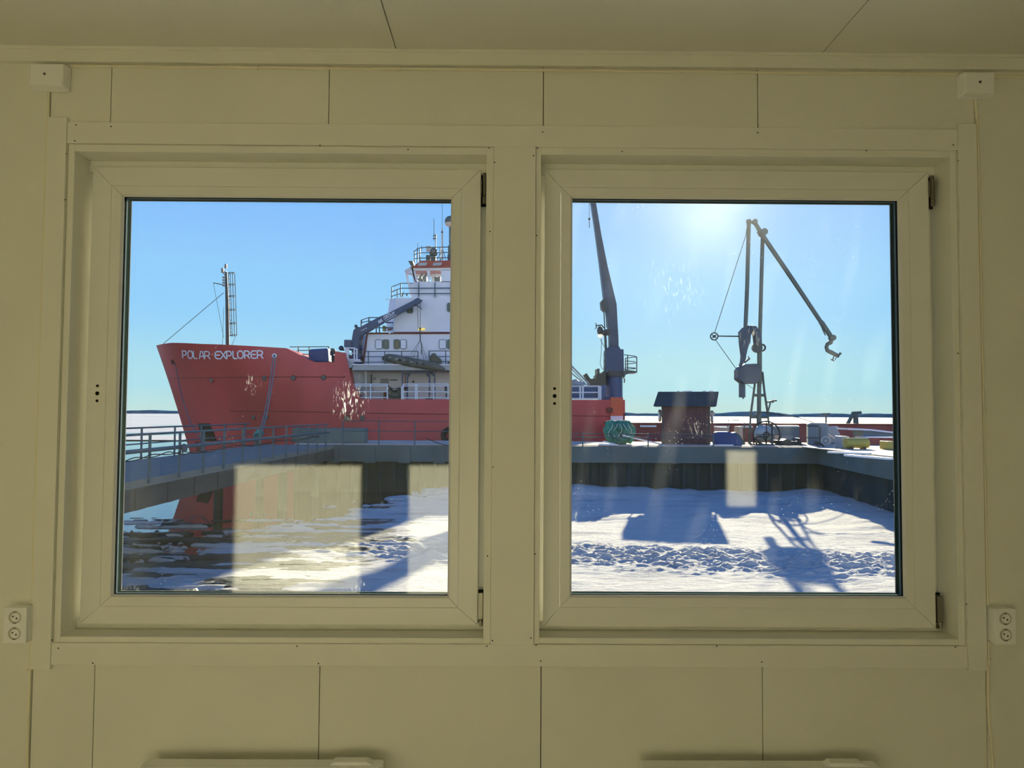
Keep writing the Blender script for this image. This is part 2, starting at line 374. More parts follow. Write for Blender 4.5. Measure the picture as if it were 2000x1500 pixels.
trim(6, [(X0, 2.302, E+1.102, X1, 2.32, E+1.142), (X0, 2.296, E+1.140, X1, 2.32, E+1.15)], [(40, 104), (520, 110), (1000, 115), (1637, 121)])
# jamb boards lining each window recess
def jamb(n, xa, xb, za, zb, ta, tb):
    t = MB()
    t.box(xa-ta, 2.3165, za-.019, xa, 2.56, zb+.023); t.box(xb, 2.3165, za-.019, xb+tb, 2.56, zb+.023)
    t.box(xa, 2.3165, zb, xb, 2.56, zb+.0225); t.box(xa, 2.3165, za-.0185, xb, 2.56, za)
    return t.build('trim_%d' % n, TRIMM, bevel=.0012, kind='structure')
jamb(7, -1.367, -.070, E-.689, E+.82, .0195, .0225)
jamb(8, .103, 1.400, E-.687, E+.822, .0165, .0205)

def rect_frame(mb, o, i, ya, yb):
    """frame between outer (x0,z0,x1,z1) and inner rectangle"""
    mb.box(o[0], ya, o[1], i[0], yb, o[3]); mb.box(i[2], ya, o[1], o[2], yb, o[3])
    mb.box(i[0], ya, i[3], i[2], yb, o[3]); mb.box(i[0], ya, o[1], i[2], yb, i[1])
def window(n, op, sash, gl, dotx, hx, gmat, lab):
    K = .9937; D = -.015
    def sc(q): return (q[0]*K, E+(q[1]-E)*K, q[2]*K, E+(q[3]-E)*K)
    sash = sc(sash); gl = sc(gl); dotx *= K; hx *= K
    w = bpy.data.objects.new('window_%d' % n, None); COL.objects.link(w); w.location = ((op[0]+op[2])/2, 2.43, op[1]); ORG[w] = Vector(w.location); w['kind'] = 'structure'
    # fixed outer frame
    m = MB(); rect_frame(m, (op[0], op[1], op[2], op[3]), (gl[0]-.045, gl[1]-.045, gl[2]+.045, gl[3]+.045), 2.424, 2.50)
    m.box(op[0], 2.3985, sash[3]-.012, op[2], 2.424, op[3]); m.box(op[0], 2.3985, op[1], op[2], 2.424, sash[1]+.012)
    m.build('window_frame', SASHM, w, bevel=.003)
    # sash: mitred profile in four bars with a shallow step at the bead line
    bd = (gl[0]-.038, gl[1]-.036, gl[2]+.034, gl[3]+.034)
    m = MB()
    def mitre(o, i, yo, yi, yb):
        O = [(o[0], o[1]), (o[2], o[1]), (o[2], o[3]), (o[0], o[3])]; I_ = [(i[0], i[1]), (i[2], i[1]), (i[2], i[3]), (i[0], i[3])]
        for k in range(4):
            a, b, c, d = O[k], O[(k+1) % 4], I_[(k+1) % 4], I_[k]
            e = .0004   # hairline at the mitre
            vs = [(a[0], yo, a[1]), (b[0], yo, b[1]), (c[0], yi, c[1]), (d[0], yi, d[1])]
            vs += [(x, yb, z) for x, _, z in vs]
            cx = sum(v[0] for v in vs[:4])/4; cz = sum(v[2] for v in vs[:4])/4
            if k % 2 == 0: vs = [(x+(cx-x)*e/.6, y, z) for x, y, z in vs]
            else: vs = [(x, y, z+(cz-z)*e/.6) for x, y, z in vs]
            m.add(vs, [(0, 1, 2, 3), (7, 6, 5, 4), (0, 4, 5, 1), (1, 5, 6, 2), (2, 6, 7, 3), (3, 7, 4, 0)])
    mitre(sash, (bd[0]-.0006, bd[1]-.0006, bd[2]+.0006, bd[3]+.0006), 2.400+D, 2.400+D, 2.3980)
    so = m.build('sash', SASHM, w, bevel=.0012)
    m = MB(); mitre(bd, (gl[0]-.006, gl[1]-.006, gl[2]+.006, gl[3]+.006), 2.4003+D, 2.4003+D, 2.4095+D)
    m.build('glazing_bead', SASHM, so, bevel=.001)
    m = MB(); mitre((gl[0]-.006, gl[1]-.006, gl[2]+.006, gl[3]+.006), gl, 2.4006+D, 2.409+D, 2.4092+D)
    m.build('bead_edge', BEADM, so)
    gx = gl
    m = MB(); rect_frame(m, (gx[0]-.02, gx[1]-.02, gx[2]+.02, gx[3]+.02), gx, 2.4096+D, 2.4172+D)
    m.build('gasket', GASKET, so)
    m = MB(); rect_frame(m, (gx[0]-.02, gx[1]-.02, gx[2]+.02, gx[3]+.02), (gx[0]+.0005, gx[1]+.0005, gx[2]-.0005, gx[3]-.0005), 2.4302+D, 2.4500+D)
    m.build('spacer_bar', SPACER, so)
    m = MB(); rect_frame(m, (gx[0]-.02, gx[1]-.02, gx[2]+.02, gx[3]+.02), (gx[0]+.0005, gx[1]+.0005, gx[2]-.0005, gx[3]-.0005), 2.4213+D, 2.4300+D)  # front strip of the spacer, glass reflection painted in as light grey-blue
    m.build('spacer_reflection', mat('painted_glass_reflection', (.16, .22, .25), .5, spec=0), so)
    m = MB(); rect_frame(m, (gx[0]-.02, gx[1]-.02, gx[2]+.02, gx[3]+.02), gx, 2.4542+D, 2.4578+D)
    m.build('outer_gasket', mat('grey_gasket', (.30, .31, .31), .6, spec=0), so)
    for ya in (2.4174+D, 2.4503+D):
        m = MB().box(gx[0]-.018, ya, gx[1]-.018, gx[2]+.018, ya+.0036, gx[3]+.018)
        m.build('glass_pane', gmat if ya > 2.43 else GLASS_CLEAN, so, label='clear double-glazed pane with dust specks')
    for dz, r in ((.084, .0046), (.060, .0062), (.036, .0046)):
        MB().disc((dotx, 2.3998+D, E+dz*K), r, (0, 1, 0), .0016, 20).build('handle_hole', DARKH, so, label='small black drilled hole where a handle would sit')
    # hinges
    for top in (1, 0):
        h = MB()
        if top:
            zc = sash[3]-.012; h.m = 1; h.box(hx-.011, 2.4000, zc-.105, hx+.011, 2.4055, zc-.002)
            h.m = 0; h.tube([(hx+.001, 2.3860, zc-.1), (hx+.001, 2.3860, zc-.078)], .0062, 12); h.tube([(hx+.001, 2.3860, zc-.0765), (hx+.001, 2.3860, zc-.014)], .0062, 12)
            h.tube([(hx+.001, 2.3860, zc-.0125), (hx+.001, 2.3860, zc)], .0062, 12); h.box(hx-.012, 2.3780, zc-.07, hx-.008, 2.4040, zc-.02)
        else:
            zc = sash[1]+.105; h.m = 1; h.box(hx-.010, 2.4010, zc-.11, hx+.012, 2.4055, zc+.002)
            h.m = 0; h.box(hx-.009, 2.3780, zc-.085, hx+.005, 2.4000, zc-.003); h.tube([(hx+.0015, 2.3880, zc-.085), (hx+.0015, 2.3880, zc-.006)], .005, 12)
            h.tube([(hx-.001, 2.3790, zc-.094), (hx-.001, 2.3790, zc-.085)], .007, 12); h.tube([(hx+.001, 2.3820, zc-.106), (hx+.001, 2.3820, zc-.095)], .0045, 12); h.box(hx-.006, 2.3860, zc-.108, hx+.009, 2.4020, zc-.096)
        h.build('hinge', [STEELM, DARKH], w, smooth=True, label='worn metal hinge at the %s corner' % ('upper right' if top else 'lower right'))
    return w
window(1, (-1.367, E-.689, -.070, E+.82), (-1.356, E-.673, -.0905, E+.80), (-1.255, E-.582, -.188, E+.703), -1.321, -.0795, GLASS_L, 'left')
window(2, (.103, E-.687, 1.400, E+.822), (.119, E-.676, 1.379, E+.803), (.210, E-.578, 1.279, E+.709), .153, 1.390, GLASS_R, 'right')

w3 = MB(); rect_frame(w3, (2.85, 1.82, 3.20, 2.40), (2.90, 1.87, 3.15, 2.35), 2.42, 2.47)  # added unseen window, lets sun in to make a reflected patch
w3o = w3.build('window_3', SASHM, kind='structure', bevel=.003)
MB().box(2.895, 2.44, 1.865, 3.155, 2.444, 2.355).build('glass_pane', GLASS_CLEAN, w3o)
# ---- junction boxes, sockets, cables
def jbox(xa, xb, za, zb, label, sd):
    t = thing('junction_box', ((xa+xb)/2, 2.32, za), label, 'junction box', 'junction boxes under the cornice')
    m = MB(); i = .004
    vs = [(xa, 2.278, za), (xb, 2.278, za), (xb, 2.278, zb), (xa, 2.278, zb)]; w = [(xa-i, 2.3015, za-i), (xb+i, 2.3015, za-i), (xb+i, 2.3015, zb+i), (xa-i, 2.3015, zb+i)]
    m.add(vs+w, [(0, 1, 2, 3), (7, 6, 5, 4), (0, 4, 5, 1), (1, 5, 6, 2), (2, 6, 7, 3), (3, 7, 4, 0)])
    m.box(xa-i, 2.302, za-i, xb+i, 2.32, zb+i)
    m.build('cover', WHITEP, t, bevel=.004)
    c = ((xa+xb)/2-.004*sd, 2.2775, (za+zb)/2+.002); s = MB().disc(c, .0042, (0, 1, 0), .002, 16); s.m = 1; s.box(c[0]-.003, 2.2762, c[2]-.0007, c[0]+.003, 2.2766, c[2]+.0007)
    s.build('screw', [STEELM, DARKH], t)
jbox(-1.493, -1.390, E+1.013, E+1.083, 'white junction box near the upper left corner, left of the left window', 1)
jbox(1.430, 1.524, E+1.014, E+1.082, 'white junction box near the upper right corner, right of the right window', 0)
def socket(xa, xb, za, zb, label):
    t = thing('wall_socket', ((xa+xb)/2, 2.32, za), label, 'power socket', 'double wall sockets beside the windows')
    MB().box(xa, 2.285, za, xb, 2.32, zb).build('housing', WHITEP, t, bevel=.004)
    xc = (xa+xb)/2; h = zb-za
    fm = MB().box(xa-.001, 2.2755, za-.001, xb+.001, 2.2853, zb+.001); fp = fm.build('front_plate', WHITEP, t, bevel=.002)
    for k in (0, 1):
        zc = za+h*(.27+.46*k); c = Vector((xc, 2.275, zc))
        d = MB(); d.ring(c, .0195, .0011, (0, 1, 0), 28, 6)
        # dished recess drawn as flat discs, its shade painted as a darker one
        d.m = 1; d.disc((xc, 2.2752, zc), .0188, (0, 1, 0), .0006, 28)
        d.m = 0; d.disc((xc+.0015, 2.2748, zc), .0135, (0, 1, 0), .0006, 28)
        d.m = 2
        for sx in (-.0055, .0055): d.disc((xc+sx, 2.2742, zc+(.003 if sx < 0 else -.003)), .0024, (0, 1, 0), .0008, 12)
        d.m = 3
        for sg in (1, -1): d.box(xc-.0045, 2.2738, zc+sg*.0165-.0018, xc+.0045, 2.2752, zc+sg*.0165+.0018)
        d.build('outlet', [WHITEP, mat('socket_recess_shade', (.50, .47, .38), .4), DARKH, STEELM], t, smooth=True)
socket(-1.514, -1.447, E-.697, E-.592, 'white double wall socket on the left, beside the left window casing')
socket(1.487, 1.551, E-.690, E-.584, 'white double wall socket on the right, beside the right window casing')

def cable(pts, r, label, clips=()):
    m = MB().tube(pts, r, 8)
    for c in clips:
        c = Vector(c); m.tube([c+Vector((0, .0, -.003)) if abs(pts[0][2]-pts[-1][2]) > .05 else c+Vector((-.003, 0, 0)), c+Vector((0, .0, .003)) if abs(pts[0][2]-pts[-1][2]) > .05 else c+Vector((.003, 0, 0))], r*1.55, 8)
    m.build('wall_cable', CABLEM, smooth=True, label=label, cat='cable')
def wob(a, b, n, amp, ax):
    a, b = Vector(a), Vector(b); o = []
    for i in range(n+1):
        p = a.lerp(b, i/n); w = amp*noise.noise(Vector((i*.7, a.x*3, a.z)))
        o.append(p+Vector(ax)*w*(0 if i in (0, n) else 1))
    return o
cable(wob((-1.388, 2.3148, E+1.0935), (1.426, 2.3148, E+1.092), 30, .0025, (0, 0, 1)), .0045, 'beige cable running under the cornice between the two junction boxes', [(x, 2.3148, E+1.093) for x in (-.8, -.35, .1, .55, 1.1)])
cable(wob((1.53, 2.3148, E+1.085), (3.58, 2.3148, E+1.08), 12, .002, (0, 0, 1)), .0045, 'short beige cable leaving the upper right junction box towards the right wall', [(1.56, 2.3148, E+1.085)])
cable(wob((-1.4545, 2.315, E+1.011), (-1.4545, 2.315, E-.589), 22, .002, (1, 0, 0)), .0040, 'beige vertical cable dropping from the left junction box to the left socket', [(-1.4545, 2.315, E+z) for z in (.72, .3, -.2, -.5)])
cable(wob((-1.456, 2.315, E-.70), (-1.4535, 2.315, .01), 10, .003, (1, 0, 0)), .0040, 'beige vertical cable running down from the left socket to the floor', [(-1.456, 2.315, E-.79)])
cable([(1.4845, 2.315, E+1.012), (1.487, 2.315, E+.97)]+wob((1.4895, 2.315, E+.94), (1.4905, 2.315, E-.581), 20, .0015, (1, 0, 0)), .0045, 'beige vertical cable dropping from the right junction box to the right socket', [(1.4885, 2.315, E+.955), (1.4895, 2.315, E+.4), (1.490, 2.315, E-.3)])
cable([(1.491, 2.315, E-.692), (1.489, 2.315, E-.78), (1.486, 2.315, E-.87), (1.490, 2.315, E-.96), (1.497, 2.315, E-1.06), (1.499, 2.315, E-1.25), (1.499, 2.315, .01)], .0046, 'beige vertical cable running down from the right socket to the floor', [(1.491, 2.315, E-.75), (1.493, 2.315, E-1.0)])

# ---- electric panel heaters below the windows
def heater(xa, xb, ba, bb, label):
    zt = E-1.033; zb = .085; yf, yk = 2.205, 2.268
    t = thing('panel_heater', ((xa+xb)/2, 2.32, zb), label, 'heater', 'electric panel heaters below the windows')
    m = MB(); m.prism([(xa, zb), (xb, zb), (xb, zt-.004), (xb-.006, zt), (xa+.006, zt), (xa, zt-.004)], yf+.018, yk)
    # rounded front top edge and lower frame around the grille
    m.tube([(xa+.004, yf+.0135, zt-.0125), (xb-.004, yf+.0135, zt-.0125)], .0128, 12)
    m.box(xa, yf+.0035, zb, xa+.026, yf+.02, zt-.014); m.box(xb-.026, yf+.0035, zb, xb, yf+.02, zt-.014)
    m.box(xa+.026, yf+.0035, zt-.021, xb-.026, yf+.018, zt-.006)
    m.box(xa+.026, yf+.0035, zb, xb-.026, yf+.02, zt-.075)
    m.build('casing', WHITEP, t, bevel=.003)
    gm = MB(); n = 6
    for k in range(1, n):
        x = xa+.026+(xb-xa-.052)*k/n; gm.box(x-.003, yf+.0045, zt-.075, x+.003, yf+.017, zt-.021)
    gm.m = 1; gm.box(xa+.026, yf+.017, zt-.075, xb-.026, yf+.0185, zt-.021)
    gm.build('outlet_grille', [WHITEP, mat('heater_grille_dark', (.045, .04, .035), .6)], t)
    cm = MB().prism([(ba, zt-.002), (ba+.018, zt+.010), (bb-.022, zt+.010), (bb, zt-.002)], yf+.022, yk-.008)
    cm.build('thermostat_cover', WHITEP, t, bevel=.0015)
    for x in (xa+.12, xb-.12): MB().box(x-.02, yk-.001, zt-.22, x+.02, 2.32, zt-.08).build('bracket', STEELM, t)
    for x in (xa+.12, xb-.12): MB().box(x-.02, yk-.001, zb+.05, x+.02, 2.32, zb+.1).build('bracket', STEELM, t)
heater(-1.071, -.361, -.520, -.385, 'white electric panel heater mounted below the left window')
heater(.402, 1.108, .945, 1.075, 'white electric panel heater mounted below the right window')

# ================================================================== OUTSIDE
WZ = E-3.5          # water level
DZ = .10            # quay deck level
# ---- open water and ice
wm = bpy.data.materials.new('dark_sea_water'); wm.use_nodes = True; t = wm.node_tree; b = t.nodes['Principled BSDF']
b.inputs['Base Color'].default_value = (.006, .016, .024, 1); b.inputs['Roughness'].default_value = .02; b.inputs['IOR'].default_value = 1.34
tc = t.nodes.new('ShaderNodeTexCoord'); nz = t.nodes.new('ShaderNodeTexNoise'); nz.inputs['Scale'].default_value = 1.3; t.links.new(tc.outputs['Object'], nz.inputs[0])
bp = t.nodes.new('ShaderNodeBump'); bp.inputs['Strength'].default_value = .03; bp.inputs['Distance'].default_value = .05; t.links.new(nz.outputs[0], bp.inputs['Height']); t.links.new(bp.outputs[0], b.inputs['Normal'])
MB().add([(-1500, 2.6, WZ), (2500, 2.6, WZ), (2500, 3500, WZ), (-1500, 3500, WZ)], [(0, 1, 2, 3)]).build('sea_water', wm, kind='stuff', label='dark open water between the ice floes and under the footbridge', cat='water')

def snow_mat(name, wet, far=False):
    m = bpy.data.materials.new(name); m.use_nodes = True; t = m.node_tree; b = t.nodes['Principled BSDF']; n = t.nodes.new; l = t.links.new
    tc = n('ShaderNodeTexCoord')
    mp = n('ShaderNodeMapping'); mp.inputs['Scale'].default_value = (.55, 1.5, 1); l(tc.outputs['Object'], mp.inputs[0])
    a = n('ShaderNodeTexNoise'); a.inputs['Scale'].default_value = .8; a.inputs['Detail'].default_value = 7; l(mp.outputs[0], a.inputs[0])
    r = n('ShaderNodeValToRGB'); l(a.outputs[0], r.inputs[0]); e = r.color_ramp.elements
    e[0].position = .30; e[0].color = (.45, .45, .45, 1) if not wet else (.030, .042, .045, 1)
    e[1].position = .46 if not wet else .60; e[1].color = (.70, .68, .62, 1) if not wet else (.62, .70, .80, 1)
    if wet:
        q = e.new(.53); q.color = (.06, .08, .085, 1)
    if not wet:
        at = n('ShaderNodeAttribute'); at.attribute_name = 'slush'; mx = n('ShaderNodeMix'); mx.data_type = 'RGBA'
        sn = n('ShaderNodeTexNoise'); sn.inputs['Scale'].default_value = 1.1; sn.inputs['Detail'].default_value = 9; sn.inputs['Roughness'].default_value = .62; l(mp.outputs[0], sn.inputs[0])
        ad = n('ShaderNodeMath'); ad.operation = 'MULTIPLY_ADD'; l(at.outputs['Fac'], ad.inputs[0]); ad.inputs[1].default_value = .62; l(sn.outputs[0], ad.inputs[2])
        sf = n('ShaderNodeMapRange'); l(ad.outputs[0], sf.inputs[0]); sf.inputs[1].default_value = .80; sf.inputs[2].default_value = .86
        l(sf.outputs[0], mx.inputs[0]); l(r.outputs[0], mx.inputs[6]); mx.inputs[7].default_value = (.040, .055, .062, 1); l(mx.outputs[2], b.inputs['Base Color'])
        rr = n('ShaderNodeMapRange'); l(sf.outputs[0], rr.inputs[0]); rr.inputs[3].default_value = .95; rr.inputs[4].default_value = .4; l(rr.outputs[0], b.inputs['Roughness']); b.inputs['Specular IOR Level'].default_value = .12
    else: l(r.outputs[0], b.inputs['Base Color']); b.inputs['Roughness'].default_value = .4
    if far:
        b.inputs['Specular IOR Level'].default_value = .6
        for k in list(b.inputs['Roughness'].links): t.links.remove(k)
        b.inputs['Roughness'].default_value = .5
    f = n('ShaderNodeTexNoise'); f.inputs['Scale'].default_value = 9; f.inputs['Detail'].default_value = 8; f.inputs['Roughness'].default_value = .7; l(mp.outputs[0], f.inputs[0])
    bp = n('ShaderNodeBump'); bp.inputs['Strength'].default_value = .8; bp.inputs['Distance'].default_value = .08; l(f.outputs[0], bp.inputs['Height']); l(bp.outputs[0], b.inputs['Normal'])
    return m
def fbm(x, y, o=4, s=0.0):
    return noise.fractal(Vector((x, y, s)), 1.0, 2.0, o)
def sstep(a, b, x):
    u = max(0, min(1, (x-a)/(b-a))); return u*u*(3-2*u)
def ice_h(x, y):
    """height of the ice above water and how slushy / dark it is"""
    edge = x+7.2+.9*fbm(x*.35, y*.35, 3, 4)-.32*max(0, y-20)+ .3*max(0, 17-y)
    edge -= 7*sstep(15.7, 14.9, y)*sstep(-4.4, -5.6, x)
    cover = sstep(-.06, .06, edge*.16+.5*fbm(x*.55, y*1.6, 5, 4))
    br = fbm(x*.55, y*1.5, 5, 9.1)+.5*fbm(x*2.2, y*5, 3, 2)
    zone = sstep(29, 24, y)*(1-sstep(6, 9, -x-3.5+0*y))
    floes = sstep(-.10, .16, br + .45*sstep(24, 15, y)-.20)*sstep(27.5, 23, y)
    c = max(cover, floes)
    h = -.10+.16*c
    h += c*(.014*fbm(x*.5, y*1.0, 3)+.012*fbm(x*2.2, y*5, 3, 1)+.009*fbm(x*6, y*11, 3, 8)+.007*fbm(x*17, y*26, 2, 3))
    # rubble ridge with drifts
    rd = y-(18.6-.16*x+.5*fbm(x*.25, 3, 2))
    if x > -7: h += c*sstep(2.5, .2, abs(rd))*(.02+.15*max(0, fbm(x*3.0+.8*y, y*6.5, 6, 7)+.12))*sstep(-7, -1, x)
    h += c*.05*sstep(.1, .6, fbm(x*.18, y*.5, 3, 20))
    # snow pushed up along the foot of the quay
    ql = 32.6 if x < 13 else 32.6
    h += cover*sstep(2.8, .2, 32.9-y)*(.22+.38*fbm(x*.4, 1, 3, 5))*(1-.6*sstep(6, 11, x)) if y < 33.4 else 0
    if x > 9: h += sstep(2.2, .3, abs(12.6-x+.2*(y-28)*.4))*.2*sstep(34, 30, y)*sstep(20, 25, y)
    sl = .25+.75*sstep(-1.5, -6.0, x+.5*fbm(x*.4, y*.6, 3, 13)) if y < 26 else .2+.3*sstep(-3, -7, x)
    sl -= .75*sstep(-.05, .12, fbm(x*.35, y*1.2, 5, 31))
    if x > 1.5: sl = .0
    elif x > -1.5: sl *= (1.5-x)/3
    return h, sl
def ice_grid(name, xs, ys, mt, hf, **kw):
    m = MB(); nx = len(xs); sl = []
    for y in ys:
        for x in xs:
            h, q = hf(x, y); m.v.append(Vector((x, y, WZ+h))); sl.append(q)
    for j in range(len(ys)-1):
        for i in range(nx-1):
            a = j*nx+i
            q = (a, a+1, a+nx+1, a+nx)
            if max(m.v[k].z for k in q) > WZ-.03: m.f.append(q); m.mi.append(0)
    o = m.build(name, mt, smooth=False, **kw); o.data.shade_smooth()
    at = o.data.attributes.new('slush', 'FLOAT', 'POINT'); at.data.foreach_set('value', sl)
    return o
SN = snow_mat('snow_covered_ice', False)
def ar(a, b, s): n = int(round((b-a)/s)); return [a+(b-a)*i/n for i in range(n+1)]
ice_grid('shore_ice', ar(-17, 26, .085), ar(2.7, 12.9, .2)+ar(13, 22, .045)+ar(22.1, 33.3, .10), SN, ice_h, kind='stuff', label='snow-covered ice with rubble ridges in front of the quay', cat='ice')
def far_h(x, y):
    c = sstep(-.10, .06, fbm(x*.006, y*.030, 5, 3)+.30*sstep(95, 180, y)+.12)
    if x > 12: c = 1
    return -.10+.2*c+.03*fbm(x*.05, y*.1, 4), 0
ys = []; y = 92.0
while y < 2150: ys.append(y); y *= 1.022
ice_grid('sea_ice', ar(-900, 1500, 9.0), ys, snow_mat('far_snow_ice', False, True), far_h, kind='stuff', label='broad white sea ice stretching to the wooded horizon', cat='ice')

# ---- wooded shoreline on the horizon
def treeline(xa, xb, Y, ha, seed, label):
    m = MB(); n = int((xb-xa)/4); top = []
    for i in range(n+1):
        x = xa+(xb-xa)*i/n; e = min(i, n-i)/n
        top.append((x, WZ+1.5+ha*min(1, e*9)*(.55+.5*fbm(x*.006, seed, 3))+1.0*random.random()))
    for (x, z), (x2, z2) in zip(top[:-1], top[1:]):
        m.add([(x, Y, WZ), (x2, Y, WZ), (x2, Y, z2), (x, Y, z), (x, Y+60, WZ), (x2, Y+60, WZ), (x2, Y+60, z2), (x, Y+60, z)], [(0, 1, 2, 3), (5, 4, 7, 6), (3, 2, 6, 7)])
    m.build('wooded_shore', TREEM, label=label, cat='shoreline', kind='stuff')
treeline(-1400, -330, 2200, 11, 2.0, 'low dark wooded shore on the horizon left of the ship')
treeline(180, 1500, 2250, 17, 5.0, 'low dark wooded shore on the horizon behind the crane and shed')

# ---- the quay
q = MB()
QY, QE = 33.0, 38.5
q.prism([(-9.6, DZ-.72), (13.8, DZ-.72), (13.8, DZ), (-9.6, DZ)], QY, QE)
q.add([(13.8, QY, DZ-.72), (12.4, 21, DZ-.72), (12.4, 21, DZ), (13.8, QY, DZ), (26, QY, DZ-.72), (26, 21, DZ-.72), (26, 21, DZ), (26, QY, DZ)],
      [(1, 0, 3, 2), (0, 1, 5, 4), (3, 7, 6, 2), (1, 2, 6, 5), (4, 5, 6, 7), (0, 4, 7, 3)])
q.box(13.8, QY, DZ-.72, 30, QE, DZ)
q.m = 1
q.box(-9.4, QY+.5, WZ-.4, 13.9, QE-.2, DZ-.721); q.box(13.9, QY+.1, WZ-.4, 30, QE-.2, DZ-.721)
q.add([(14.1, QY+.1, WZ-.4), (12.75, 21.2, WZ-.4), (12.75, 21.2, DZ-.721), (14.1, QY+.1, DZ-.721), (26, 21.2, WZ-.4), (26, 21.2, DZ-.721)], [(1, 0, 3, 2), (4, 1, 2, 5)])
x = -9.4
while x < 13.6:
    q.m = 1; q.tube([(x, QY+.38, WZ-.4), (x, QY+.38, DZ-.721)], .11, 8); x += .62
q.m = 0
for px in (555, 600, 652, 722, 790, 858): 
    c = P(px, 895, QY); q.box(c.x-.25, QY-.10, DZ-.78, c.x+.25, QY, DZ-.12)
q.m = 2; q.box(-9.5, QY+.35, DZ, 30, QE-.3, DZ+.035); q.box(13.2, 21.3, DZ, 25.8, QY+.35, DZ+.035)
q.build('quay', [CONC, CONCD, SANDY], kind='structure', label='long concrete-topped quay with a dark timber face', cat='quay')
MB().box(-9.9, 34.3, DZ+.035, -6.55, 35.1, DZ+.72).build('concrete_upstand', CONC, label='long grey concrete block on the quay in front of the red bow', cat='concrete block', bevel=.03)

# ---- footbridge coming in from the left
xa, xb = -7.6, -10.9
fb = thing('footbridge', (-9.2, 16, DZ-.6), 'grey concrete footbridge with pipe railings leading to the quay', 'bridge')
m = MB(); m.box(xa, 3.5, DZ-.16, xb, QY, DZ); m.build('deck', DECKC, fb)
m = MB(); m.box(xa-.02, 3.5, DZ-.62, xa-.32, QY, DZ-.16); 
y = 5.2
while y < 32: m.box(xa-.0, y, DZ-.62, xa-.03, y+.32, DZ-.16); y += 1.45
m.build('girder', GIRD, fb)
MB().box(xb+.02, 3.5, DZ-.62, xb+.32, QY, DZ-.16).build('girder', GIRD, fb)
def rail(x, ys, label, thick):
    for y in ys: MB().tube([(x, y, DZ-.1), (x, y, 1.06)], .032, 8).build('railing_post', RAILM, fb)
    m = MB()
    for z, r in ((1.04, .026),)+thick: m.tube([(x, ys[0]-3, z), (x, ys[-1]+.5, z)], r, 8)
    m.build('railing', RAILM, fb)
rail(xa+.02, [8.6, 10.05, 11.5, 12.95, 14.4, 15.85, 17.3, 18.65, 20.0, 21.4, 22.9, 24.2, 25.6, 27.0, 28.4, 29.8, 31.2], '', ((.70, .045),))
rail(xb+.08, [9, 11.2, 13.4, 15.6, 17.8, 20.0, 22.1, 24.3, 26.4, 28.6, 30.8], '', ((.57, .02),))
m = MB()
tw = [(xa+.07+.03*math.cos(i*.9), 7+i*.22, .56+.035*math.sin(i*.9)-.00*i+.03*math.sin(i*.33)) for i in range(105)]
tw2 = [(a-.05*math.cos(i*.9), b_, c-.06*math.sin(i*.9)) for i, (a, b_, c) in enumerate(tw)]
m.tube(tw, .012, 5); m.tube(tw2, .012, 5)
m.build('power_cable', RUBBER, label='twisted black cable strung along the footbridge railing', cat='cable', smooth=True)
m = MB(); c = P(352, 875, 17.35); m.ball((xa+.1, c.y, c.z), .07, .09, .09, jit=.5); m.tube([(xa+.12, c.y-.06, c.z-.03), (xa+.13, c.y-.15, c.z-.12), (xa+.12, c.y-.02, c.z-.18)], .015)
m.build('rope_knot', ROPEM, label='grey knotted rope tied on the footbridge railing', cat='rope', smooth=True)
# trestle pile under the inner end of the bridge
for i, yy in enumerate((27.0, 31.5)):
    m = MB(); m.tube([(xa-.5, yy, WZ-.3), (xa-.5, yy, DZ-.62)], .16, 10); m.tube([(xb+.5, yy, WZ-.3), (xb+.5, yy, DZ-.62)], .16, 10); m.box(xb+.2, yy-.15, DZ-.75, xa-.2, yy+.15, DZ-.62)
    m.build('trestle', CONCD, fb)

# ---- quay railing
def quay_rail(x0, x1, step, z1, zs, label, r=.022):
    t = thing('quay_railing', ((x0+x1)/2, QY+.12, DZ), label, 'railing')
    n = max(1, int(round((x1-x0)/step)))
    for i in range(n+1):
        x = x0+(x1-x0)*i/n; MB().tube([(x, QY+.12, DZ), (x, QY+.12, z1)], .03, 6).build('railing_post', RAILM, t)
    for z in zs: MB().tube([(x0, QY+.12, z), (x1, QY+.12, z)], r, 6).build('rail', RAILM, t)
quay_rail(-7.3, -2.5, 1.45, 1.18, (1.16, .72), 'tall blue-grey railing on the quay edge, left part in front of the ship', .02)
quay_rail(-2.45, 9.2, 2.9, .68, (.66, .50), 'low pipe railing along the quay edge beside the green net', .02)
m = MB()
m.tube(catenary((-3.6, QY-.04, DZ+.35), (-.9, QY-.04, DZ+.3), .35), .02, 6); m.tube(catenary((-.9, QY-.04, DZ+.3), (.9, QY-.04, DZ+.1), .15), .02, 6)
m.build('sagging_cable', RUBBER, smooth=True, label='thin black cable sagging along the quay edge', cat='cable')

# ================================================================== THE SHIP
YS, YC_ = 48.0, 54.0         # near side plating, centreline
XT = P(305, 675, YC_); XE = 7.62
def stem(z): return XT.x + (XT.z-z)*.385 - .012*(XT.z-z)**2*.5
prof = [(XT.x, XT.z)]
for a, b, Y in ((345, 671.5, 51.6), (400, 673, 49.4), (560, 680, 48), (612, 707, 48), (655, 708, 48), (657, 686, 48), (674, 689, 48), (676, 722, 48), (704, 779.5, 48), (1217, 781, 48)):
    p = P(a, b, Y); prof.append((p.x, p.z))
prof.append((XE+2, prof[-1][1]))
def top(x):
    for (a, za), (b, zb) in zip(prof[:-1], prof[1:]):
        if x <= b: return za+(zb-za)*max(0, (x-a)/(b-a))
    return prof[-1][1]
def side(x, z):
    """depth of the near plating"""
    d = x-stem(z); v = max(0, min(1, (z+2)/8.4)); Ln = 9+10*(1-v); tt = max(0, min(1, d/Ln))
    return YC_-6*(1-(1-tt)**2.3)
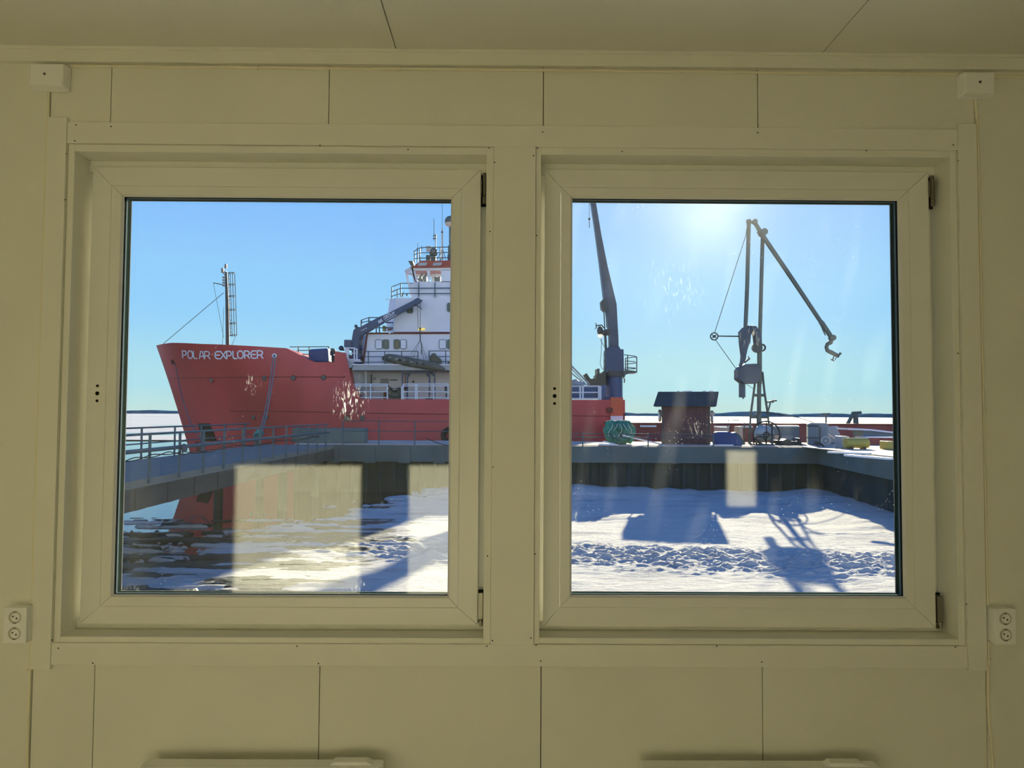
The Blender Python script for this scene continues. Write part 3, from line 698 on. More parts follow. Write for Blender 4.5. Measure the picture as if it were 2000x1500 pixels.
def hp(px, py, off=.0):
    Y = 48.0
    for _ in range(40):
        p = P(px, py, Y); Y = .5*Y+.5*side(p.x, p.z)
    p = P(px, py, Y-off); return p
ship = thing('supply_ship', (-8, YC_, WZ), 'large red and white ship moored behind the quay, with white bow lettering', 'ship')
hm = MB(); NS, NV = 330, 26
cols = []
for i in range(NS+1):
    s = (i/NS)**1.15; z = XT.z
    for _ in range(12): z = top(stem(z)+s*(XE-stem(z)))
    zt = z; col = []
    for j in range(NV+1):
        zz = (WZ-.6)+(zt-WZ+.6)*j/NV; xx = stem(zz)+s*(XE-stem(zz)); col.append(Vector((xx, side(xx, zz), zz)))
    cols.append(col)
for c in cols: hm.v += c
for c in cols: hm.v += [Vector((v.x, 2*YC_-v.y, v.z)) for v in c]
M_ = NV+1; B2 = (NS+1)*M_
for i in range(NS):
    for j in range(NV):
        a = i*M_+j; hm.f.append((a, a+M_, a+M_+1, a+1)); hm.mi.append(0); a += B2; hm.f.append((a, a+1, a+M_+1, a+M_)); hm.mi.append(0)
    a = i*M_+NV; hm.f.append((a, a+M_, a+M_+B2, a+B2)); hm.mi.append(0)
for j in range(NV):
    a = NS*M_+j; hm.f.append((a, a+1, a+1+B2, a+B2)); hm.mi.append(0)
hull = hm.build('hull', HULLM, ship, smooth=True, label='red steel hull with a raked bow')
# plate seams (rubbing bars)
for row in ([(333, 739), (360, 738), (400, 737.5), (460, 737), (520, 736.5), (600, 736), (674, 736.5)], [(450, 803), (520, 803.5), (600, 804.5), (680, 806), (780, 808), (880, 809), (1000, 811), (1190, 813)]):
    m = MB(); pts = []
    for (a, b), (c, d) in zip(row[:-1], row[1:]):
        for k in range(6): pts.append(hp(a+(c-a)*k/6, b+(d-b)*k/6, 0))
    pts.append(hp(*row[-1], 0)); m.tube(pts, .028, 6); m.build('plate_seam', HULLD, hull)
# portholes
for a, b, r, gm in ((413, 742.5, 4.2, GREENW), (516, 738.5, 4.2, TEALST), (573, 738, 4.6, TEALST), (632, 737.5, 4.6, TEALST), (495, 815, 4.0, TEALST), (520.5, 815, 4.0, TEALST), (677, 816, 5.2, BROWNW), (707.5, 816, 4.6, TEALST)):
    c = hp(a, b, .02); e = hp(a+3, b, .02); n_ = (e-c).cross(Vector((0, 0, 1))).normalized(); rr = r/1450*c.y
    m = MB(); m.ring(c, rr, .035, n_, 20, 6); m.m = 1; m.disc(c, rr*.97, n_, .05, 20); m.build('porthole', [HULLD, gm], hull, smooth=True)
# fairlead rings and anchor pocket
for a, b, r in ((339, 706, 5), (536, 695, 4)):
    c = hp(a, b, .03); m = MB(); m.ring(c, r/1450*c.y*.8, .06, (0, 1, 0), 18, 6); m.m = 1; m.disc(c, r/1450*c.y*.7, (0, 1, 0), .06, 18); m.build('fairlead', [HULLD if a < 400 else SHIPW, DARKH], hull, smooth=True)
def hpatch(name, poly, mt, off=.03, n=5, parent=None, **kw):
    """four-cornered patch lying on the plating"""
    a, b, c, d = [Vector((x, y, 0)) for x, y in poly]; m = MB(); vs = []
    for j in range(n+1):
        for i in range(n+1):
            u, v = i/n, j/n; q = a*(1-u)*(1-v)+b*u*(1-v)+c*u*v+d*(1-u)*v; vs.append(hp(q.x, q.y, off))
    m.add(vs, [(j*(n+1)+i, j*(n+1)+i+1, (j+1)*(n+1)+i+1, (j+1)*(n+1)+i) for j in range(n) for i in range(n)])
    return m.build(name, mt, parent or hull, **kw)
hpatch('anchor_pocket', [(386, 827), (410, 827), (424, 862), (396, 862)], DARKH, .03)
hpatch('draught_patch', [(380, 862), (389, 862), (395, 884), (386, 885)], HULLD, .035)
# name lettering: strokes laid on the plating
GL = {'P': [[(0, 0), (0, 1)], [(0, 1), (.62, 1), (.88, .84), (.88, .56), (.62, .40), (0, .40)]],
      'O': [[(.3, 0), (.65, 0), (.95, .25), (.95, .75), (.65, 1), (.3, 1), (0, .75), (0, .25), (.3, 0)]],
      'L': [[(0, 1), (0, .22), (.2, 0), (.85, 0)]],
      'A': [[(0, 0), (.32, 1), (.62, 1), (.95, 0)], [(.15, .32), (.80, .32)]],
      'R': [[(0, 0), (0, 1)], [(0, 1), (.62, 1), (.88, .84), (.88, .58), (.62, .42), (0, .42)], [(.5, .42), (.95, 0)]],
      'E': [[(.92, 1), (.3, 1), (0, .76), (0, .24), (.3, 0), (.92, 0)], [(0, .5), (.82, .5)]],
      'X': [[(0, 1), (.95, 0)], [(.95, 1), (0, 0)]]}
def stroke_letters(items, th, off, name, parent, mt, slant):
    """items: (char, x0, x1, ytop, ybottom) where the photo shows each letter"""
    for ch, x0, x1, y0, y1 in items:
        m = MB(); w = x1-x0-th
        for st in GL[ch]:
            pts = [Vector((x0+th/2+u*w/.95 + slant*(1-v), y1-th/2-(y1-y0-th)*v)) for u, v in st]
            for a, b in zip(pts[:-1], pts[1:]):
                d = (b-a).normalized(); nn = Vector((-d.y, d.x))*th/2; a2 = a-d*th*.32; b2 = b+d*th*.32; K = 4; vs = []
                for k in range(K+1):
                    c = a2.lerp(b2, k/K); vs += [hp(*(c+nn), off), hp(*(c-nn), off)]
                m.add(vs, [(2*k, 2*k+1, 2*k+3, 2*k+2) for k in range(K)])
        m.build(name, mt, parent)
z_ = lambda a, b: (340+a/10.526, 670+b/10.526)
its = []
for ch, a, b, c, d in (('P', 158, 262, 152, 316), ('O', 268, 384, 150, 326), ('L', 384, 484, 158, 330), ('A', 500, 622, 164, 334), ('R', 612, 742, 164, 336),
                       ('E', 828, 960, 162, 336), ('X', 944, 1076, 160, 334), ('P', 1068, 1194, 158, 336), ('L', 1196, 1312, 154, 332), ('O', 1290, 1430, 150, 328), ('R', 1434, 1562, 150, 328), ('E', 1566, 1694, 148, 326), ('R', 1696, 1836, 146, 324)):
    (x0, y0), (x1, y1) = z_(a, c), z_(b, d); its.append((ch, x0, x1, y0, y1))
stroke_letters(its[:5], 2.1, .05, 'name_letter', hull, LETTER, .8)
stroke_letters(its[5:], 2.6, .05, 'name_letter', hull, LETTER, .4)

# ---- foremast
fm = MB(); fm.tube([P(444.5, 674, YC_), P(443.8, 600, YC_), P(441.5, 531, YC_)], [.135, .125, .085], 10)
mast = fm.build('foremast', DKGREY, ship, smooth=True)
m = MB()
for a, b in ((441, 517), (434.5, 525)): m.tpx([(a, b+7), (a, b+2)], YC_, .05); m.ball(P(a, b+3, YC_), .10, .10, .12); m.tpx([(a-2.2, b), (a+2.2, b)], YC_, .06); m.tpx([(a-2.2, b+6), (a+2.2, b+6)], YC_, .06)
m.tpx([(433, 532), (442, 531)], YC_, .05); m.tpx([(434.5, 531), (441, 540)], YC_, .035)
for k in range(4): m.bpx(434, 540+k*5.2, 440, 543+k*5.2, YC_-.1, YC_+.1)
m.build('signal_lights', [mat('mast_lamp', (.25, .27, .26), .4)], mast, smooth=True)
m = MB(); m.tpx([(440, 557), (416.5, 552.5)], YC_, .035); m.tpx([(416.5, 552.5), (437, 660)], YC_, .014, 4); m.tpx([(437, 600), (434.5, 675)], YC_, .014, 4); m.tpx([(437, 571.5), (317, 673)], YC_, .022, 4); m.tpx([(461, 655), (452, 676)], YC_, .014, 4); m.build('stay', DKGREY, mast)
m = MB(); xs_ = (446, 449.5, 454, 458.5)
for dx, k in zip(xs_, range(4)): m.tpx([(dx, 533), (dx+4, 656)], YC_+(-.25 if k in (1, 3) else .25), .026, 5)
for yy in (533, 556, 578.5, 605, 631.5, 655):
    o = (yy-533)*4/123
    m.tube([P(446+o, yy, YC_-.1), P(450+o, yy+1.3, YC_-.42), P(455+o, yy+1.3, YC_-.42), P(458.6+o, yy, YC_), P(455+o, yy-1, YC_+.4), P(449+o, yy-1, YC_+.4), P(446+o, yy, YC_+.1)], .03, 5)
yy = 537
while yy < 655: o = (yy-533)*4/123; m.tpx([(446+o, yy), (449.5+o, yy)], YC_, .012, 4); yy += 8
m.build('ladder_cage', DKGREY, mast)

# ---- foredeck fittings
def rails_px(name, rows, posts, Y, r, mt, parent, label=None):
    """rows: polylines of (px,py[,Y]); posts: (px, ytop, ybottom[,Y])"""
    m = MB()
    for row in rows: m.tpx(row, Y, r, 6)
    for p in posts: yy = p[3] if len(p) > 3 else Y; m.tube([P(p[0], p[1], yy), P(p[0], p[2], yy)], r*1.25, 6)
    return m.build(name, mt, parent, **({'label': label} if label else {}))
rails_px('foredeck_railing', [[(566, 677.5), (643, 677)], [(580, 684.5), (604, 684.5)], [(590, 692), (604, 692)]], [(583, 677, 692), (604, 677, 706), (642, 677, 690)], 50, .03, TEALST, ship)
m = MB(); m.ppx([(604, 682), (640, 680), (642, 707), (603.5, 706.5)], 49.2, 51.5); m.build('tarpaulin_cover', TARP, ship, bevel=.08, label='blue tarpaulin over a foredeck winch')
m = MB(); c = P(649, 687, 50.5); m.disc(c, .24, (0, 1, 0), .05, 20); m.tpx([(650.5, 694), (651, 708)], 50.5, .11, 10); m.tpx([(646, 700), (655, 700)], 50.5, .03); m.build('vent_head', TEALST, ship, smooth=True)
m = MB(); m.ball(P(666, 680, 49.5), .17, .17, .15); m.tpx([(664, 680), (672, 684)], 49.5, .07); m.build('searchlight', DKGREY, ship, smooth=True)

# ---- deckhouse
DN = 49.3
dh = MB(); dh.ppx([(690, 722), (1105, 722), (1105, 783), (690, 783)], 51.0, 58)
dh.ppx([(684, 724), (716, 724), (716, 782), (700, 782), (676, 735)], 49.4, 57)
deckhouse = dh.build('deckhouse', SHIPW, ship, label='white lower deckhouse in the shade of the boat deck')
m = MB(); m.ppx([(688, 711.5), (1118, 711.5), (1118, 723), (688, 723)], 48.1, 58); m.m = 1; m.ppx([(688, 711), (1118, 711), (1118, 713.4), (688, 713.4)], 48.04, 48.12); m.build('boat_deck', [SHIPG, SHIPW], ship)
m = MB(); m.ppx([(710.5, 712), (718, 651), (1100, 651), (1100, 712)], DN, 58); m.ppx([(701, 711), (703, 660), (716, 653), (711, 712)], DN+1.2, 58)
mid = m.build('accommodation_block', SHIPW, ship, label='white accommodation block with a dark red edge trim')
m = MB(); m.tpx([(709.5, 712), (711, 700), (717, 652.5), (722, 651), (1100, 650)], DN-.05, .06, 6); m.build('edge_trim', HULLD, mid)
# upper tower and wheelhouse
m = MB(); m.ppx([(773.5, 582), (767.5, 648), (1080, 648), (1080, 580.5)], DN+.2, 57.5); m.add([P(773.5, 582, DN+.2), P(767.5, 648, DN+.2), P(753, 648, 52.5), P(761, 584.5, 52.5), P(1080, 648, 57.5), P(1080, 584, 57.5), P(773.5, 582, 57.5), P(767.5, 648, 57.5)], [(0, 3, 2, 1), (0, 6, 3), (3, 6, 7, 2)])
m.tpx([(753, 584.5, 52.5), (761, 584.5, 52.5)], 52.5, .03)
tower = m.build('bridge_tower', SHIPW, ship, label='tall white tower below the wheelhouse')
def wpx(mb, a, b, c, d, Y, dep, rad=.0): mb.bpx(a, b, c, d, Y, Y+dep)
def shipwin(a, b, c, d, Y, gm, parent, name='window', lid=False):
    m = MB(); e = 1.2
    pts = [(a+e, b), (c-e, b), (c, b+e*1.5), (c, d-e*1.5), (c-e, d), (a+e, d), (a, d-e*1.5), (a, b+e*1.5)]
    m.tube([P(x, y, Y-.03) for x, y in pts]+[P(*pts[0], Y-.03)], .028, 5); m.m = 1; m.ppx(pts, Y-.05, Y+.02)
    return m.build(name, [RAILM, gm], parent)
for a, c, gm, nm in ((733.5, 746, SHIPW, 'deadlight_cover'), (748.5, 759, GREENW, 'window'), (769.5, 780, BROWNW, 'window'), (782.5, 793.5, SHIPW, 'deadlight_cover'), (858, 871, SHIPW, 'deadlight_cover'), (874, 884, GREENW, 'window')):
    shipwin(a, 663.5, c, 681, DN-.03, gm, mid, nm)
shipwin(795, 600, 806, 611, DN+.15, GREENW, tower); shipwin(874, 592, 884, 608, DN+.15, GREENW, tower)
wl = MB()
def wall_with_windows(Y, th):
    wl.ppx([(803, 521), (1060, 520), (1060, 527), (804, 528)], Y, Y+th)
    wl.ppx([(812, 550), (1060, 549), (1060, 582), (819, 582)], Y, Y+th)
    wl.ppx([(803.5, 527), (810, 527), (816.5, 551), (811, 551)], Y, Y+th)
    for a, b, c, d in ((833.5, 837, 839.5, 839.5), (861.5, 861.5, 884, 884), (900, 900, 910, 910), (935, 935, 950, 950), (985, 985, 1060, 1060)):
        wl.ppx([(a, 527), (c, 527), (d, 551), (b, 551)], Y, Y+th)
wall_with_windows(49.6, .12)
# far wall seen through the windows, built as the same wall at the far side
def far(Y0, Yn, pts):
    q = [P(a, b, Y0) for a, b in pts]; wl.prism([(v.x, v.z) for v in q], Yn, Yn+.12)
far(49.6, 51.8, [(803, 521), (1060, 520), (1060, 527), (804, 528)]); far(49.6, 51.8, [(812, 548), (1060, 547), (1060, 582), (819, 582)])
for a in (803, 835, 861, 905, 940, 985, 1050): far(49.6, 51.8, [(a, 527), (a+6, 527), (a+10, 551), (a+4, 551)])
# slanted bow face
A_ = [P(803, 521, 49.6), P(790.5, 527.5, 50.4), P(790.5, 530, 51.2), P(803, 533, 51.95)]
def fr(p, k): return Vector((p.x+k*.46, p.y, p.z-k*1.9))
for i in range(3):
    a, b = A_[i], A_[i+1]; ba, bb = Vector((a.x+.48, a.y, P(817, 582, 49.6).z)), Vector((b.x+.48, b.y, P(817, 582, 49.6).z))
    def strip(t0, t1):
        v = [a.lerp(ba, t0), b.lerp(bb, t0), b.lerp(bb, t1), a.lerp(ba, t1)]; v2 = [x+Vector((.1, 0, 0)) for x in v]
        wl.add(v+v2, [(0, 1, 2, 3), (7, 6, 5, 4), (0, 4, 5, 1), (1, 5, 6, 2), (2, 6, 7, 3), (3, 7, 4, 0)])
    strip(0, .1); strip(.5, 1)
    v = [a.lerp(ba, .1), a.lerp(b, .12).lerp(ba.lerp(bb, .12), .1), a.lerp(b, .12).lerp(ba.lerp(bb, .12), .5), a.lerp(ba, .5)]
    wl.add(v+[x+Vector((.1, 0, 0)) for x in v], [(0, 1, 2, 3), (7, 6, 5, 4), (0, 4, 5, 1), (1, 5, 6, 2), (2, 6, 7, 3), (3, 7, 4, 0)])
p_ = P(817, 582, 49.6); q_ = P(1060, 582, 49.6)
wl.box(p_.x, 49.6, p_.z-.1, q_.x, 51.9, p_.z); p_ = P(806, 521.5, 49.62); wl.box(p_.x, 49.62, p_.z-.04, q_.x, 51.9, p_.z)
wh = wl.build('wheelhouse', SHIPW, ship, label='white wheelhouse with sloping front windows')
SHIPGL = glass_mat('ship_window_glass', 0, 0)
for a, c in ((806, 836), (838, 863), (882, 902), (908, 937), (948, 987)):
    m = MB(); m.bpx(a, 526, c, 552, 49.66, 49.69); m.build('window', SHIPGL, wh)
m = MB()
for a, b in ((812, 8), (822, 8), (848, 9)): m.bpx(a+3, 540, a+3+b, 552, 52.5, 53.2)
m.tpx([(815, 552), (826, 532)], 51.5, .06); m.tpx([(823, 552), (834, 534)], 51.5, .07); m.bpx(846, 532, 853, 552, 52, 52.5)
m.build('wheelhouse_console', DKGREY, wh)
m = MB(); m.ppx([(800, 522), (806, 521), (822, 509), (1062, 507.5), (1062, 520), (812, 522.5)], 49.45, 52.1); m.m = 1
for a in (816, 845, 900, 940): m.ppx([(a+2, 513), (a+19, 512.5), (a+16, 518.5), (a, 519)], 49.38, 49.46)
m.m = 2; m.ppx([(797, 509.5), (806, 509.5), (808, 516), (803, 520)], 50.2, 51.0)
m.build('wheelhouse_roof', [mat('red_roof_paint', (.33, .04, .03), .5, var=.1), SHIPG, DKGREY], wh, label='dark red roof band with pale panels')
# roof gear
rails_px('monkey_island_railing', [[(810, 491, 51.5), (816, 485, 50), (830, 483.2), (1060, 480)], [(810, 497, 51.5), (818, 494, 50), (1060, 490)], [(810, 505, 51.5), (820, 504.2, 50), (1060, 500)]],
         [(809.5, 489, 514, 51.5), (815.5, 486, 512), (820, 485, 511), (860, 483, 510), (905, 482, 510), (960, 481, 510), (1020, 481, 510)], 49.9, .032, RAILM, wh)
m = MB(); m.tpx([(815.5, 475), (815.5, 490)], 50.5, .012, 4); m.tpx([(823.5, 480), (823.5, 490)], 50.5, .02, 4); m.tpx([(847.6, 427), (847.6, 470)], 51, .018, 5); m.tpx([(845.5, 460.5), (852.8, 460.5)], 51, .04); m.tpx([(845.5, 466), (852.8, 466)], 51, .04)
m.tpx([(851, 456), (850.7, 508)], 51, .035, 6); m.tpx([(863.8, 395), (864, 447)], 51.5, .014, 5); m.m = 1; m.tpx([(863.8, 447), (864, 508)], 51.5, .055, 8); m.m = 0; m.ball(P(863.6, 453.5, 51.5), .09, .09, .07); m.tpx([(864, 485), (853, 508)], 51.5, .02, 5); m.tpx([(864, 485), (871, 508)], 51.5, .02, 5)
m.build('antenna', [DKGREY, CREAM], wh)
m = MB(); m.bpx(832.5, 480.5, 842.5, 491, 50.8, 50.9); m.m = 1; m.ball(P(846.5, 493, 51), .28, .28, .35, jit=.4); m.bpx(832, 498, 840, 508, 50.8, 51.2); m.bpx(841, 500, 851, 509, 50.8, 51.2); m.m = 2; m.bpx(874, 497, 886, 508, 50.8, 51.6)
m.build('radar_equipment', [CREAM, TEALST, DKGREY], wh, smooth=True)
m = MB(); c = P(880, 432, 52.5); m.ball(c, .42, .42, .38); m.m = 1; m.ball((c.x, c.y, c.z-.18), .40, .40, .22); m.m = 0; m.tpx([(880, 444), (880, 480)], 52.5, .12)
m.tpx([(880, 480), (881, 510)], 52.5, .2, 8); m.build('satellite_dome', [TEALST, CREAM], wh, smooth=True)
# railing at the tower top
rails_px('tower_railing', [[(766, 560, 52.5), (783, 553.5, 50.5), (1078, 550)], [(765.5, 570, 52.5), (776, 565.5, 51), (785, 563), (1078, 561.5)], [(764, 579, 52.5), (778, 574.5, 51), (790, 573.5), (1078, 572.5)]],
         [(765, 560, 584, 52.5), (776, 565, 581, 51.3), (782.5, 553.5, 580, 50.5), (818, 552, 580), (849.5, 551.5, 577), (880, 551, 580), (920, 551, 580), (980, 551, 580), (1040, 551, 580)], 49.4, .032, RAILM, tower)
m = MB(); m.ring(P(849.5, 578.5, 49.35), .075, .02, (0, 1, 0), 14, 5); m.tpx([(785, 580), (788, 571)], 51, .05); m.tpx([(794, 578), (796, 573)], 51, .05); m.build('deck_fitting', DKGREY, tower)
# railings of the boat deck
rails_px('boat_deck_railing', [[(713, 686.5), (816, 686)], [(712, 696.8), (816, 696.3)], [(710, 707.5), (816, 707)], [(838, 685.5), (1105, 684)], [(838, 696.5), (1105, 695)], [(838, 706), (1105, 705)]],
         [(719.5, 686, 711), (751.5, 686, 711), (784.5, 686, 711), (816.3, 686, 711), (838, 685, 711), (870.5, 685, 711), (920, 685, 711), (980, 685, 711), (1050, 685, 711)], 48.25, .03, RAILM, ship)
# railing of the midship deck behind the crane
rails_px('midship_railing', [[(706, 636, 53), (706.5, 625, 53), (720, 620.3, 51), (752, 620.3, 51)], [(707, 630, 53), (720, 627, 51), (750, 629, 51)], [(728, 640, 51), (766, 640, 51)]],
         [(705.5, 625, 640, 53), (720.5, 620, 648, 51), (735, 636, 650, 51), (741, 636, 650, 51)], 51, .035, RAILM, mid)
m = MB(); m.bpx(747, 636, 752, 646, 51, 51.5); m.m = 1; m.tpx([(753, 630), (768, 630)], DN+.1, .04); m.tpx([(752, 640.5), (768, 640.5)], DN+.1, .04); m.build('deck_locker', [YELP, RAILM], mid)
m = MB(); m.tpx([(757, 644), (766, 643)], DN-.2, .05); m.m = 1; m.ball(P(761, 649, DN-.2), .09, .09, .11); m.build('floodlight', [HULLD, SNOWCAP], mid, smooth=True)
# lower deck: openings, lockers, lamps
m = MB(); m.m = 0; m.bpx(713, 731, 726, 781, 50.95, 51.02); m.m = 1; m.bpx(704, 732, 713, 781, 49.35, 49.42); m.m = 2; m.bpx(743, 739, 759, 749.5, 50.93, 51.0); m.m = 3; m.bpx(762, 741, 776, 743, 50.9, 51.0); m.m = 4; m.ring(P(731.5, 739.5, 50.95), .07, .02, (0, 1, 0), 12, 5)
m.m = 1
for k in range(6): m.bpx(745+k*2.3, 741, 745.8+k*2.3, 749, 50.88, 50.94)
m.m = 5; m.bpx(749, 764, 756, 780, 50.5, 50.95); m.m = 3; m.bpx(805, 743.5, 808.5, 747.5, 50.93, 51.0)
m.build('door_opening', [GREENW, SHIPG, SHIPG, DKGREY, RAILM, HULLD], deckhouse, label='dark green doorway, grille and fittings in the white wall')
m = MB(); m.m = 0; m.tpx([(690, 723), (735, 725), (790, 725.5), (880, 725)], 50.9, .03)
m.build('pipe_run', DKGREY, deckhouse)
for a, b, mt_ in ((750, 764, AMBER), (852.5, 857, YELLAMP), (859.5, 864, YELLAMP)):
    m = MB(); p, q = P(a, 720, 48.6), P(b, 720, 48.6); m.tube([p, q], .055, 10); m.build('strip_lamp', mt_, ship, smooth=True, label='glowing yellow strip lamp under the boat deck')
m = MB(); m.tube([P(817, 643, DN-.1), P(830, 643, DN-.1)], .075, 10); m.build('strip_lamp', YELLAMP, ship, smooth=True, label='glowing yellow strip lamp on the white block')
rails_px('main_deck_railing', [[(684, 750.5), (757.5, 750.3)], [(686, 754), (757.5, 753.8)], [(693, 765), (757, 765)], [(698, 776.5), (757, 776.5)],
                               [(787, 750.3), (875, 750)], [(787, 754), (875, 753.8)], [(787, 765), (1110, 765)], [(787, 777), (1110, 777)], [(905, 750), (1110, 751)]],
         [(695.5, 751, 772), (724, 750, 781), (756.5, 750, 780), (784.5, 754, 781), (787.5, 750, 781), (811.5, 750, 780), (814.5, 750, 780), (847, 750, 781), (875, 750, 780), (930, 751, 781), (990, 751, 781), (1050, 751, 781)], 48.15, .038, WRAIL, ship)
rails_px('stern_railing', [[(1108, 754.5), (1171, 754.5)], [(1108, 766.5), (1171, 766.5)], [(1108, 778.5), (1171, 778.5)]], [(1133, 755, 780), (1138.5, 755, 780), (1169.5, 754, 781), (1173, 754, 781), (1110, 754, 781)], 48.15, .05, WRAIL, ship)
# blue frame carrying the rescue boat
m = MB()
for a in (785.5, 795, 838.5, 848.5): m.bpx(a-.9, 724, a+.9, 781, 48.7, 48.95)
m.bpx(785, 724, 800, 729, 48.6, 49.2); m.bpx(796, 724.5, 840, 729.5, 48.7, 48.95); m.bpx(836, 719, 851, 726, 48.6, 49.2)
m.tpx([(802, 726), (795.5, 736)], 48.8, .07); m.tpx([(786, 726), (792, 720)], 48.8, .08); m.tpx([(831, 727), (838, 735)], 48.8, .07); m.tpx([(841, 727), (848, 734)], 48.8, .06); m.tpx([(836, 769.5), (847, 769.5)], 48.8, .02)
m.m = 1; m.bpx(790, 728, 792, 762, 48.8, 48.9); m.ball(P(791.5, 759, 48.8), .11, .1, .14)
m.build('boat_cradle', [NAVY, HULLD], ship, label='navy blue steel cradle under the rubber boat')
m = MB(); m.ball(P(882, 712, 48.5), .3, .3, .3); m.bpx(868, 754, 876, 764, 48.5, 48.9); m.bpx(870, 768, 876, 776, 48.5, 48.9); m.bpx(831, 777, 846, 781, 48.4, 48.9); m.build('deck_gear', DKGREY, ship, smooth=True)
m = MB(); m.ball(P(772, 771, 49), .42, .4, .32, jit=.5); m.ball(P(763, 768, 49), .25, .3, .3, jit=.5); m.ball(P(779, 768, 49), .22, .3, .35, jit=.5); m.bpx(758, 776, 784, 781, 48.7, 49.4); m.build('mooring_winch', DINGHY, ship, smooth=True)
m = MB(); m.tube([P(756.5, 752, 48.3), P(763, 759, 48.3), P(767, 764, 48.4), P(775, 764, 48.6)], .04); m.tube(catenary(P(761, 756, 48.6), P(783, 755, 48.6), .12), .02, 5); m.build('hose', RUBBER, ship, smooth=True)

# ---- rescue dinghy
dg = thing('inflatable_dinghy', tuple(P(808, 722, 48.9)), 'dark inflatable dinghy with red underside resting on the blue cradle', 'boat')
tp = [(868, 719), (852, 713), (830, 709), (808, 705), (788, 701), (772, 697.5), (758, 695), (750, 696.5)]
m = MB()
for Y in (48.0, 49.9):
    m.tube([P(a, b+3.5, Y if i < 5 else Y+(48.95-Y)*((i-4)/3.2)**1.5) for i, (a, b) in enumerate(tp)], [.12, .26, .29, .30, .30, .29, .26, .16], 12)
m.build('buoyancy_tube', DINGHY, dg, smooth=True)
m = MB(); m.ppx([(752, 698), (766, 709), (780, 716), (800, 719.5), (840, 721.5), (862, 722), (858, 714), (800, 706), (765, 697)], 48.25, 49.7); m.build('hull', mat('dinghy_red', (.20, .05, .04), .6, var=.3), dg, label='dark red underside')
m = MB()
for a, b, w in ((760, 698, 4), (772, 702, 5), (801, 707, 5), (786, 704, 3), (820, 709, 3)): m.bpx(a, b-1, a+w, b+.8, 47.66, 47.75)
m.m = 1
for a, b in ((778, 703), (793, 706), (812, 709), (824, 711)): m.bpx(a, b-2, a+5, b+2, 47.7, 48.6)
m.build('grab_patch', [CREAM, RUBBER], dg, bevel=.03)
m = MB(); m.ball(P(847, 702, 48.9), .27, .3, .42); m.ball(P(854, 708, 48.9), .30, .3, .35, jit=.2); m.tpx([(838, 695), (845, 700)], 48.7, .05); m.build('outboard_engine', mat('engine_cowl', (.13, .13, .075), .5), dg, smooth=True, label='dark brown rounded outboard cowl')

# ---- fore deck crane
ck = MB(); ck.tube([P(693.5, 783, 49.6), P(693.5, 722, 49.6)], .72, 24); cr = ck.build('deck_crane', SHIPG, ship, smooth=True, label='grey crane pedestal carrying a navy boom')
m = MB(); m.ppx([(687, 708), (687, 662), (690, 645), (695, 640), (701, 638), (706, 650), (701, 663), (701, 690), (706, 694), (701, 702), (700, 711)], 48.9, 50.0); m.ball(P(695.5, 637.5, 49.4), .10, .3, .12); m.bpx(672, 663.5, 686, 678, 48.8, 50); m.bpx(680, 676, 690, 683, 48.8, 50); m.ball(P(666.5, 680, 49.2), .17, .2, .17); m.ball(P(703.5, 680.5, 49.2), .15, .25, .13)
m.build('crane_column', NAVY, cr, bevel=.03)
bmY = 48.6
m = MB(); m.ppx([(698.5, 641), (740, 619), (759, 611), (804, 588), (815.5, 581.3), (819.5, 582.5), (822.5, 586.5), (818.5, 590.5), (762, 621.5), (735, 637), (704, 656), (699, 654)], bmY, bmY+.55)
m.bpx(808, 592, 815, 597, bmY+.1, bmY+.4); m.tpx([(821, 587.5), (825, 586.5)], bmY+.3, .05); boom = m.build('boom', NAVY, cr, bevel=.02, label='navy blue boom with white lettering')
def flat_text(s, pxa, pxb, h, Y, mt, parent, name='lettering', xs=1.0):
    cu = bpy.data.curves.new(name, 'FONT'); cu.body = s; cu.size = 1; cu.extrude = .01; cu.offset = .012
    tmp = bpy.data.objects.new(name, cu); COL.objects.link(tmp); dg_ = bpy.context.evaluated_depsgraph_get(); me = bpy.data.meshes.new_from_object(tmp.evaluated_get(dg_)); bpy.data.objects.remove(tmp)
    w = max(v.co.x for v in me.vertices); a, b = P(*pxa, Y), P(*pxb, Y); d = b-a; sc = d.length/w; ang = math.atan2(d.z, d.x)
    hz = h/1450*Y/.72
    m = MB(); vs = [Vector((v.co.x*sc, 0, v.co.y*hz)) for v in me.vertices]; rot = Matrix.Rotation(-ang, 3, 'Y')
    m.add([a+rot@v+Vector((0, v2.co.z*.5, 0)) for v, v2 in zip(vs, me.vertices)], [tuple(p.vertices) for p in me.polygons]); bpy.data.meshes.remove(me)
    return m.build(name, mt, parent)
flat_text('GROUP', (750.5, 625), (772, 612.5), 5.2, bmY-.02, LETTER, boom)
flat_text('CARGOTEX', (748.5, 619), (760, 612.5), 1.3, bmY-.02, LETTER, boom) if False else None
flat_text('1200 kg', (705, 647.2), (716.5, 641), 2.0, bmY-.02, LETTER, boom)
m = MB(); m.tube([P(749, 618.3, bmY-.02), P(760.5, 612.2, bmY-.02)], .022, 4); m.tube([P(752, 627.5, bmY-.02), P(774, 614.5, bmY-.02)], .022, 4)
for k in range(3): x = 739.5+k*2.6; m.tube([P(x, 626-k*1.7, bmY-.02), P(x-.2, 629-k*1.7, bmY-.02), P(x+1.2, 631-k*1.6, bmY-.02), P(x+3.4, 629.2-k*1.4, bmY-.02)], .035, 5)
m.build('logo', LETTER, boom)
m = MB(); m.tpx([(815.5, 597), (816.5, 642)], bmY+.2, .018, 5); m.tpx([(820.8, 588), (820.8, 640)], bmY+.2, .018, 5); m.tpx([(815, 596.5), (824, 604)], bmY+.2, .03, 5); m.ball(P(820.5, 641.5, bmY+.2), .07, .07, .07); m.tpx([(820.5, 643), (820.8, 664)], bmY+.2, .04, 5)
